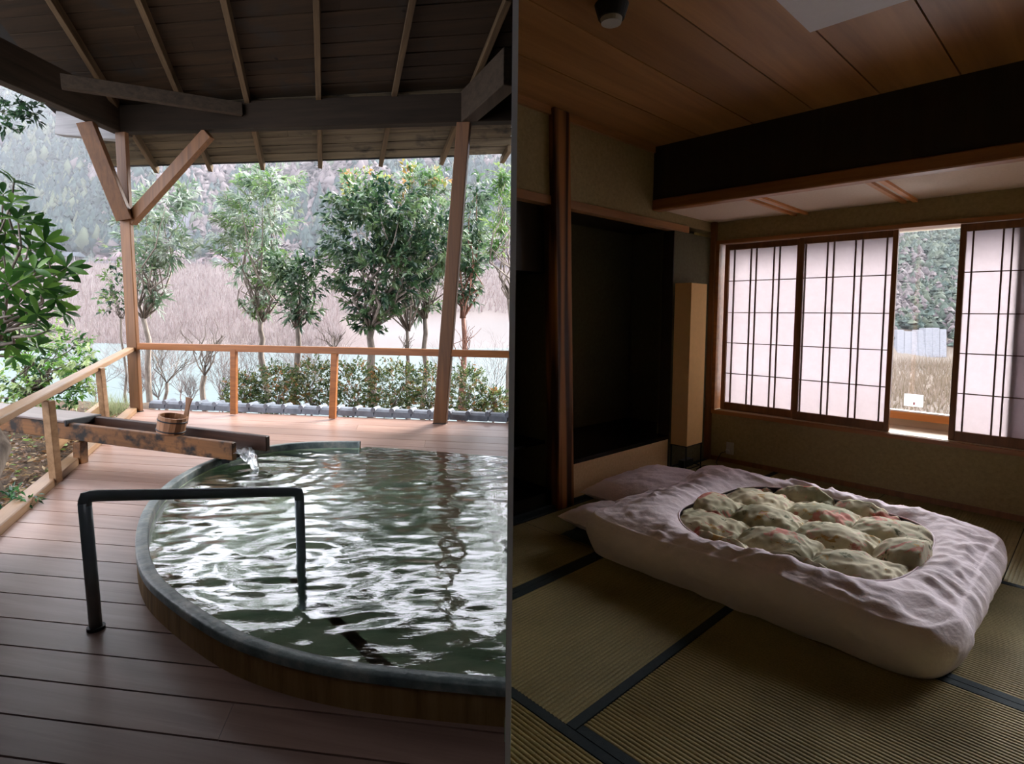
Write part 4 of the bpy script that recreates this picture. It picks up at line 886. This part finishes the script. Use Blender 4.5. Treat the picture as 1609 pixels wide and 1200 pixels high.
MB().prism(clipx([R3(-1.2, -.1, 0), R3(4.6, -.1, 0), R3(4.6, 6.2, 0), R3(-1.2, 6.2, 0)], PT+.001), -.12, -.012).build('under_floor', M['darkvoid'], tf_)
# deck-side floor strip near the camera, behind the frame
o = MB().box(-1.6, PT, -1.0, 1.42, -.05, .02).build('floor_lobby', M['darkwood']); tag(o, kind='structure')
# ceiling boards
cl_ = empty('ceiling', R3(1, 1, ZC), kind='structure')
edges = [.015, .387, .772, 1.148, 1.513, 1.886, 2.26, 2.63, 3.0, 3.37, 3.74, 4.11, 4.5]
for i in range(len(edges)-1):
    q = clipx([R3(edges[i]+.005, .93, 0), R3(edges[i+1]-.003, .93, 0), R3(edges[i+1]-.003, 6.0, 0), R3(edges[i]+.005, 6.0, 0)], PT+.001)
    if len(q) >= 3: MB().prism(q, ZC, ZC+.02).build('ceiling_board', M['ceil'], cl_)
MB().prism(clipx([R3(-1.2, -.3, 0), R3(4.6, -.3, 0), R3(4.6, 6.3, 0), R3(-1.2, 6.3, 0)], PT+.001), ZC+.022, ZC+.12).build('ceiling_backing', M['black'], cl_)
MB().rbox(0, .022, 1.0, cx_b(.02), ZC-.05, ZC).build('ceiling_cornice', M['trimb'], cl_)
# walls
o = MB().rbox(-.12, 0, 0, .65, 0, 2.003).build('wall_left', M['plasterdark']); tag(o, kind='structure')  # shade beside the window painted in by using the darker plaster
MB().rbox(-.10, 0, .645, .66, 0, 2.003).build('trim_2', M['darkwood'])['kind'] = 'structure'
o = MB().prism(clipx([R3(-.12, 0, 0), R3(0, 0, 0), R3(0, 2.6, 0), R3(-.12, 2.6, 0)], PT+.001), 2.058, ZC).build('wall_left', M['plaster']); tag(o, kind='structure')
o = MB().prism(clipx([R3(-.06, .44, 0), R3(.012, .44, 0), R3(.012, 2.6, 0), R3(-.06, 2.6, 0)], PT+.001), 2.003, 2.058).build('trim_3', M['trimb'], bevel=.002); tag(o, 'pale cedar lintel across the top of the alcoves', None, None, 'structure')
ww = empty('wall_window', R3(0, 0, 0), kind='structure')
MB().rbox(-.8, AR+.1, -.12, 0, 0, .455).build('lower_wall', M['plaster'], ww)
MB().rbox(-.8, AR+.1, -.12, 0, 1.96, 2.7).build('upper_wall', M['plaster'], ww)
MB().rbox(-.8, .06, -.12, 0, .455, 1.96).build('corner_wall', M['plaster'], ww)
MB().rbox(4.36, AR+.1, -.12, 0, .455, 1.96).build('end_wall', M['plaster'], ww)
MB().rbox(0, .045, 0, .045, 0, 2.14).build('corner_trim', M['shoji'], ww)
o = MB().rbox(AR, AR+.1, -.1, 6.3, -.1, 2.7).build('wall_right', M['plaster']); tag(o, kind='structure')
o = MB().rbox(0, AR, 0, .012, 0, .04).build('baseboard_window', M['shoji']); tag(o, kind='structure')
# dropped soffit and its beam
sf = empty('ceiling_soffit', R3(0, 0, 2.14), kind='structure')
MB().rbox(0, AR, 0, .90, 2.14, 2.16).build('soffit_panel', M['soffit'], sf)
for a in (.70, .785, 1.445, 1.515, 2.2, 2.27, 2.9): MB().rbox(a-.015, a+.015, .0, .90, 2.122, 2.14).build('soffit_batten', M['orangesill'], sf)
MB().rbox(0, AR, .90, 1.0, 2.118, 2.20).build('beam_lower_edge', M['trim'], sf, bevel=.008)
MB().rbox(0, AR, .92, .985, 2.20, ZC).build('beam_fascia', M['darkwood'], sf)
# tokonoma alcove
al = empty('wall_alcove', R3(AW, 1, 0), kind='structure')
def rq(pts, z0, z1, name, mat, par):
    q = clipx(pts, PT+.001)
    if len(q) >= 3: return MB().prism(q, z0, z1).build(name, mat, par)
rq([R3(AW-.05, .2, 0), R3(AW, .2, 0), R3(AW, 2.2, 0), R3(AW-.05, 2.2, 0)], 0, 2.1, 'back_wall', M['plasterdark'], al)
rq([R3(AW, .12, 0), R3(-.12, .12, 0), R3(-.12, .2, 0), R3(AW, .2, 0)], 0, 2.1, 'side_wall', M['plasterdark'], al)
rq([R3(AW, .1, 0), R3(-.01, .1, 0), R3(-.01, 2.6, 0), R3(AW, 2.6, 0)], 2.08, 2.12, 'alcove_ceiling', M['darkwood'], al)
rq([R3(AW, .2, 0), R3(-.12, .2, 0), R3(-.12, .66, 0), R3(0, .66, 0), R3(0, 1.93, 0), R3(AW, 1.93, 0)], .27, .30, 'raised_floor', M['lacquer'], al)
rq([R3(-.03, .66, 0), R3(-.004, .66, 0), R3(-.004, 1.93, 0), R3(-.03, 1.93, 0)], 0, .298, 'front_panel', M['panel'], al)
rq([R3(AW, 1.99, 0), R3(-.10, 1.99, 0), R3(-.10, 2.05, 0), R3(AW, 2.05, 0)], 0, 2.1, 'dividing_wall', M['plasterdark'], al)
rq([R3(-.10, 1.99, 0), R3(0, 1.99, 0), R3(0, 2.055, 0), R3(-.10, 2.055, 0)], 0, 2.05, 'dividing_post', M['darkwood'], al)
rq([R3(-.6, 2.05, 0), R3(-.09, 2.05, 0), R3(-.09, 2.5, 0), R3(-.6, 2.5, 0)], 1.58, 2.08, 'hanging_panel', M['darkwood'], al)
rq([R3(-.5, 2.05, 0), R3(-.12, 2.05, 0), R3(-.12, 2.5, 0), R3(-.5, 2.5, 0)], .42, .44, 'side_shelf', M['lacquer'], al)
rq([R3(-.5, 2.05, 0), R3(-.02, 2.05, 0), R3(-.02, 2.5, 0), R3(-.5, 2.5, 0)], 0, .12, 'side_floor', M['lacquer'], al)
rq([R3(-.02, 1.6, 0), R3(.012, 1.6, 0), R3(.012, 2.6, 0), R3(-.02, 2.6, 0)], 0, .03, 'threshold', M['border'], al)
# alcove post
pst = empty('alcove_post', R3(0, 1.985, 0), 'dark reddish wooden post with bold carved-looking grain beside the alcove', 'post')
pa, pb_ = R3(.03, 1.915, 0), R3(.03, 2.055, 0); lean = -B*.045
MB().hexa([R3(-.06, 1.92, 0), R3(.045, 1.92, 0), R3(.045, 2.085, 0), R3(-.06, 2.085, 0)], [R3(-.06, 2.03, 2.6), R3(.045, 2.03, 2.6), R3(.045, 2.19, 2.6), R3(-.06, 2.19, 2.6)]).build('shaft', M['keyaki'], pst, bevel=.008)
# window
win = empty('window_1', R3(.06, -.05, .45), kind='structure')
def wb(*a, name='window_frame', mat='trim', bevel=0.0): return MB().rbox(*a).build(name, M[mat], win, bevel=bevel)
wb(.04, 4.38, -.13, .02, 1.945, 1.975, name='head_frame'); wb(.04, .075, -.13, .02, .455, 1.945, name='jamb', mat='trim'); wb(4.35, 4.38, -.13, .02, .455, 1.945, name='jamb')
wb(.04, 4.38, -.13, .022, .425, .458, name='sill_rail', mat='trim')
for b0_, b1_ in ((-.125, -.095), (-.088, -.068), (-.052, -.034), (-.018, .004)): wb(.075, 4.35, b0_, b1_, .458, .464, name='sill_track', mat='sill')
wb(.075, 4.35, -.40, -.125, .44, .462, name='outer_sill', mat='sill')
wb(.075, 4.35, -.415, -.40, .462, .52, name='outer_board', mat='sill'); wb(.075, 4.35, -.42, -.36, .52, .575, name='outer_rail', mat='orangesill'); wb(.075, 4.35, -.425, -.37, .575, .585, name='rail_cap', mat='white')
wb(.02, .075, -.42, -.12, .44, 2.0, name='outer_jamb', mat='sill'); wb(4.35, 4.4, -.42, -.12, .44, 2.0, name='outer_jamb', mat='sill'); wb(.02, 4.4, -.42, -.12, 1.97, 2.02, name='outer_head', mat='sill')
wb(.075, 4.35, -.402, -.396, .585, 1.97, name='pane', mat='glass')
cd_ = empty('window_card', R3(1.5, -.39, .60), 'small white card with a red mark at the foot of the window pane', 'card')
ca = onplane(1421, 618, R3(0, -.392, 0), B); cb = onplane(1450, 640, R3(0, -.392, 0), B); a0 = (ca-C0).dot(A); a1 = (cb-C0).dot(A)
MB().rbox(a0, a1, -.3945, -.391, cb.z, ca.z).build('card', M['cardpaper'], cd_)
m, t, p, o = newmat('red_mark'); p.inputs['Base Color'].default_value = (.35, .06, .06, 1)
am = a0+(a1-a0)*.54; MB().rbox(am-.006, am+.006, -.391, -.3905, cb.z+.012, cb.z+.034).build('mark', m, cd_)
# shoji panels: each slides on its own
def shoji(a0, a1, b, vb, label):
    z0, z1 = .466, 1.942; e = empty('shoji_panel', R3(a0, b, z0), label, 'shoji screen', 'paper screens of the bedroom window'); st = .034
    MB().rbox(a0, a0+st, b-.014, b+.014, z0, z1).build('stile', M['shoji'], e, bevel=.002); MB().rbox(a1-st, a1, b-.014, b+.014, z0, z1).build('stile', M['shoji'], e, bevel=.002)
    MB().rbox(a0+st, a1-st, b-.013, b+.013, z0, z0+.065).build('bottom_rail', M['shoji'], e, bevel=.002); MB().rbox(a0+st, a1-st, b-.013, b+.013, z1-.05, z1).build('top_rail', M['shoji'], e, bevel=.002)
    for a in vb: MB().rbox(a-.0045, a+.0045, b-.008, b+.009, z0+.065, z1-.05).build('lattice_bar', M['muntin'], e)
    for z in (1.618, 1.338, 1.067, .793): MB().rbox(a0+st, a1-st, b-.007, b+.006, z-.0035, z+.0035).build('lattice_bar', M['muntin'], e)
    MB().rbox(a0+st, a1-st, b-.0115, b-.0095, z0+.06, z1-.045).build('paper', M['paper'], e)
    return e
shoji(.098, .745, -.060, [.181, .329, .376, .524, .571], 'leftmost paper screen, beside the wall corner')
shoji(.742, 1.42, -.022, [.789, .95, .996, 1.145, 1.192, 1.35], 'paper screen just left of the open window gap')
shoji(1.775, 2.45, -.022, [1.846, 2.0, 2.047, 2.2, 2.247, 2.40], 'paper screen just right of the open window gap')
shoji(2.075, 2.75, -.060, [2.2, 2.35, 2.4, 2.55, 2.6], 'rearmost paper screen, overlapping behind the one right of the gap')
shoji(3.65, 4.33, -.022, [3.72, 3.87, 3.92, 4.07, 4.12], 'paper screen at the far right end of the window, beyond the second open gap')
# ceiling fixtures
cp_ = empty('ceiling_light', R3(2.0, 2.6, ZC), 'square pale ceiling light panel, unlit, at the top of the room', 'ceiling light')
MB().rbox(1.508, 2.45, 2.10, 3.05, ZC-.018, ZC).build('frame', M['black'], cp_); MB().rbox(1.512, 2.446, 2.104, 3.046, ZC-.030, ZC-.018).build('diffuser', M['lightpanel'], cp_)
sm = onz(961, 8, ZC); sd_ = empty('smoke_detector', sm, 'dark ceiling-mounted smoke detector with a pale round face', 'smoke detector')
def cyl(c, r0, r1, z0, z1, n=24): 
    return MB().add([(c.x+r0*math.cos(2*math.pi*i/n), c.y+r0*math.sin(2*math.pi*i/n), z0) for i in range(n)]+[(c.x+r1*math.cos(2*math.pi*i/n), c.y+r1*math.sin(2*math.pi*i/n), z1) for i in range(n)], [tuple(range(n-1, -1, -1)), tuple(range(n, 2*n))]+[(i, (i+1) % n, n+(i+1) % n, n+i) for i in range(n)])
cyl(sm, .055, .072, ZC-.055, ZC).build('base', M['lampblack'], sd_); cyl(sm, .042, .046, ZC-.075, ZC-.055).build('sensor', M['offwhite'], sd_)
# floor lamp
ln = (.158, .638); w_ = .148; pN = R3(*ln, 0)
zb_ = ony(1077, 702, pN.y).z; zt = ony(1077, 444, pN.y).z
fl = empty('floor_lamp', R3(ln[0]-w_/2, ln[1]-w_/2, 0), 'tall square paper floor lamp with amber shade on black legs, unlit, in the corner', 'lamp')
a0, a1, b0, b1 = ln[0]-w_, ln[0], ln[1]-.255, ln[1]
mb = MB()
for aa, bb, cc_, dd_ in ((a0, a1, b1-.002, b1), (a0, a1, b0, b0+.002), (a1-.002, a1, b0+.002, b1-.002), (a0, a0+.002, b0+.002, b1-.002)): mb.rbox(aa, bb, cc_, dd_, zb_, zt)
mb.build('lamp_shade', M['shade'], fl)
for (aa, bb) in ((a0, b0), (a1-.01, b0), (a0, b1-.01), (a1-.01, b1-.01)): MB().rbox(aa+.001, aa+.009, bb+.001, bb+.009, 0, zb_+.05).build('leg', M['lampblack'], fl)
mb = MB()
for z in (zb_-.006, .03):
    mb.rbox(a0, a1, b0, b0+.008, z, z+.008).rbox(a0, a1, b1-.008, b1, z, z+.008).rbox(a0, a0+.008, b0, b1, z, z+.008).rbox(a1-.008, a1, b0, b1, z, z+.008)
mb.build('base_frame', M['lampblack'], fl); MB().rbox(a0+.05, a1-.05, b0+.05, b1-.05, .03, .09).build('lamp_holder', M['lampblack'], fl)
# outlet, cord, little tray with green light
ou = empty('wall_outlet', R3(.215, 0, .1), 'wall outlet plate with a plug and black cord low on the window wall', 'outlet')
MB().rbox(.195, .262, 0, .008, .075, .185).build('plate', M['offwhite'], ou, bevel=.003); MB().rbox(.20, .232, .008, .034, .092, .118).build('plug', M['offwhite'], ou, bevel=.003)
MB().tube([R3(.205, .03, .10), R3(.17, .05, .085), R3(.15, .07, .03), R3(.16, .12, .006), R3(.22, .2, .006), R3(.13, .3, .006), R3(.15, .45, .006)], .0035, 6).build('cord', M['lampblack'], ou, smooth=True)
sp_ = onz(1098, 749, .02); ct = empty('small_tray', Vector((sp_.x, sp_.y, 0)), 'small round black device with a green light on the floor between pillow and duvet', 'device')
cyl(sp_, .055, .062, 0.001, .022).build('body', M['lampblack'], ct, smooth=False); 
m, t, p, o = newmat('green_led'); p.inputs['Emission Color'].default_value = (.05, .9, .45, 1); p.inputs['Emission Strength'].default_value = .6
cyl(onz(1097, 745, .022), .010, .009, .022, .026, 10).build('indicator_light', m, ct)

# ------------------------------------------------------------------ bedding
ca_, cb_ = 1.375, 1.745; HA, HB = .80, .715; OA, OB = .545, .565; oa, ob = 1.44, 1.745
dv = empty('duvet', R3(ca_, cb_, 0), 'thick lavender-white duvet spread on the floor with an oval opening showing the quilt', 'duvet')
NT, NR = 288, 60; V_ = []
def sup(th, a, b, n):
    c, s = math.cos(th), math.sin(th); r = (abs(c/a)**n+abs(s/b)**n)**(-1/n); return r*c, r*s
def top_z(x, y): return .235+.035*noise.noise(Vector((x*2.2, y*2.2, 7)))
for i in range(NT):
    th = 2*math.pi*i/NT; ox, oy = sup(th, OA, OB, 3.2); ex, ey = sup(th, HA, HB, 9.0)
    ox += oa; oy += ob; cosr = abs(math.cos(th)*math.sin(th)*2)
    # corners pulled to tabs
    cr = max(0, (math.hypot(ex, ey)/math.hypot(HA, HB)))**14; kx = 1+.075*cr
    ex, ey = ca_+ex*kx, cb_+ey*kx
    fold = noise.noise(Vector((math.cos(th)*7, math.sin(th)*7, 1.1))); fold2 = noise.noise(Vector((math.cos(th)*18, math.sin(th)*18, 3.3)))
    for j in range(NR):
        t_ = j/(NR-1)
        if t_ < .62:
            s = t_/.62; s_ = s; x, y = ox+(ex-ox)*s_*.955, oy+(ey-oy)*s_*.955; z = top_z(x, y)+.012*math.sin(min(1, s*1.4)*math.pi)-.02*(1-s)**4-.035*max(0, s-.55)**1.5*4*.6
        else:
            s = (t_-.62)/.38; x0, y0 = ox+(ex-ox)*.955, oy+(ey-oy)*.955; zt_ = top_z(x0, y0)-.035*.45**1.5*4*.6; ang = s*math.pi/2
            bul = .045*math.sin(s*math.pi)+.02*fold*s
            dx, dy = (ex-ca_), (ey-cb_); dn = math.hypot(dx, dy); x = x0+(ex-x0)*math.sin(min(1, s*1.6)*math.pi/2)+dx/dn*bul; y = y0+(ey-y0)*math.sin(min(1, s*1.6)*math.pi/2)+dy/dn*bul
            z = zt_*(1-s**1.25)+.004
        env = math.sin(min(1, t_*1.15)*math.pi)**.7
        wr = (.010*noise.noise(Vector((x*9+fold*2, y*9, z*6)))+.0065*noise.noise(Vector((x*23, y*23, z*20)))+.010*fold2*noise.noise(Vector((t_*4, th*3, 0)))*2)*env
        rid = 1-abs(noise.noise(Vector((math.cos(th)*6, math.sin(th)*6, t_*2.4+4))))*2; wr += .028*max(0, rid-.45)*env
        nrm = Vector((0, 0, 1)) if t_ < .6 else Vector(((ex-ca_), (ey-cb_), .25)).normalized()
        V_.append(R3(x+nrm.x*wr*1.4, y+nrm.y*wr*1.4, max(.003, z+nrm.z*wr)))
Fq = [(i*NR+j, i*NR+j+1, ((i+1) % NT)*NR+j+1, ((i+1) % NT)*NR+j) for i in range(NT) for j in range(NR-1)]
mobj('duvet_cover', V_, Fq, M['cloth'], dv, True)
MB().tube([V_[(i % NT)*NR]+Z*.002 for i in range(0, NT+1, 2)], .0045, 6).build('opening_piping', M['cloth'], dv, True)
# quilted inner pad
NA, NB = 150, 130; V_ = []; 
for j in range(NB+1):
    for i in range(NA+1):
        x = oa-OA-.04+(2*OA+.08)*i/NA; y = ob-OB-.04+(2*OB+.08)*j/NB
        yy_ = (y-ob)/.31; row = math.floor(yy_+.5); xx_ = (x-oa)/.345+(.5 if row % 2 else 0); fx = xx_-math.floor(xx_); fy = yy_+.5-math.floor(yy_+.5)
        wx, wy = noise.noise(Vector((x*4, y*4, 11)))*.16, noise.noise(Vector((x*4, y*4, 21)))*.16
        fx = min(1, max(0, fx+wx*math.sin(math.pi*fx))); fy = min(1, max(0, fy+wy*math.sin(math.pi*fy)))
        d = (math.sin(math.pi*fx)*math.sin(math.pi*fy)); cell = noise.noise(Vector((math.floor(xx_)*3.7, row*5.1, 0)))
        cr_ = noise.noise(Vector((x*16+cell*9, y*9, 2)))*.5+noise.noise(Vector((x*34, y*30, 5)))*.3
        ex = ((abs(x-oa)/OA)**3.2+(abs(y-ob)/OB)**3.2)
        z = .172+(.080+.05*cell)*max(0, d)**.5+.022*cr_*(1.3-.8*d)+.012*(1-abs(noise.noise(Vector((x*13+y*5, y*8-x*4, 9))))*3)*(1-d)+.012*max(0, min(1, (ex-.45)/.5))-min(.13, .5*max(0, ex-.97))
        V_.append(R3(x+.008*cr_, y+.008*cr_, z))
Fq = [(j*(NA+1)+i, (j+1)*(NA+1)+i, (j+1)*(NA+1)+i+1, j*(NA+1)+i+1) for j in range(NB) for i in range(NA)]
Fq = [q for q in Fq if True]
mobj('quilt', V_, Fq, M['floral'], dv, True)
# pillows
def pillow(name, label, cat, ca, cb, ra, rb_, h, rot, z0=.0, mat='cloth', group=None):
    e = empty(name, R3(ca, cb, z0), label, cat, group); n, mm = 48, 36; V_ = []; c_, s_ = math.cos(rot), math.sin(rot)
    for side in (1, -1):
        for j in range(mm+1):
            for i in range(n+1):
                u, v_ = -1+2*i/n, -1+2*j/mm; th_ = max(0, (1-abs(u)**3.2)*(1-abs(v_)**3.2))**.6
                px = u*ra*(1-.10*(1-v_*v_)*0-.06*(1-abs(v_))*abs(u)**6); py = v_*rb_*(1-.07*(1-abs(u))*abs(v_)**6)
                zz_ = h*.42+side*h*.58*th_*(1 if side > 0 else .72); zz_ += .010*noise.noise(Vector((px*10, py*10, ca)))*(th_)+.006*noise.noise(Vector((px*26, py*22, ca)))
                V_.append(R3(ca+px*c_-py*s_, cb+px*s_+py*c_, z0+max(.002, zz_)))
    k = (n+1)*(mm+1); Fq = [(j*(n+1)+i, (j+1)*(n+1)+i, (j+1)*(n+1)+i+1, j*(n+1)+i+1) for j in range(mm) for i in range(n)]; Fq += [tuple(k+q for q in reversed(f)) for f in Fq]
    mobj('pillow_case', V_, Fq, M[mat], e, True); return e
pillow('pillow', 'large plump white pillow at the wall side of the duvet head', 'pillow', .42, 1.46, .34, .46, .19, .0, .02)
pillow('pillow', 'small flat white pillow in front, tucked under the near left corner of the duvet', 'pillow', .55, 2.18, .26, .20, .13, .1, .035)
pillow('floor_cushion', 'dark flat cushion beneath the small front pillow', 'cushion', .58, 2.24, .22, .19, .06, .0, .0, 'border')
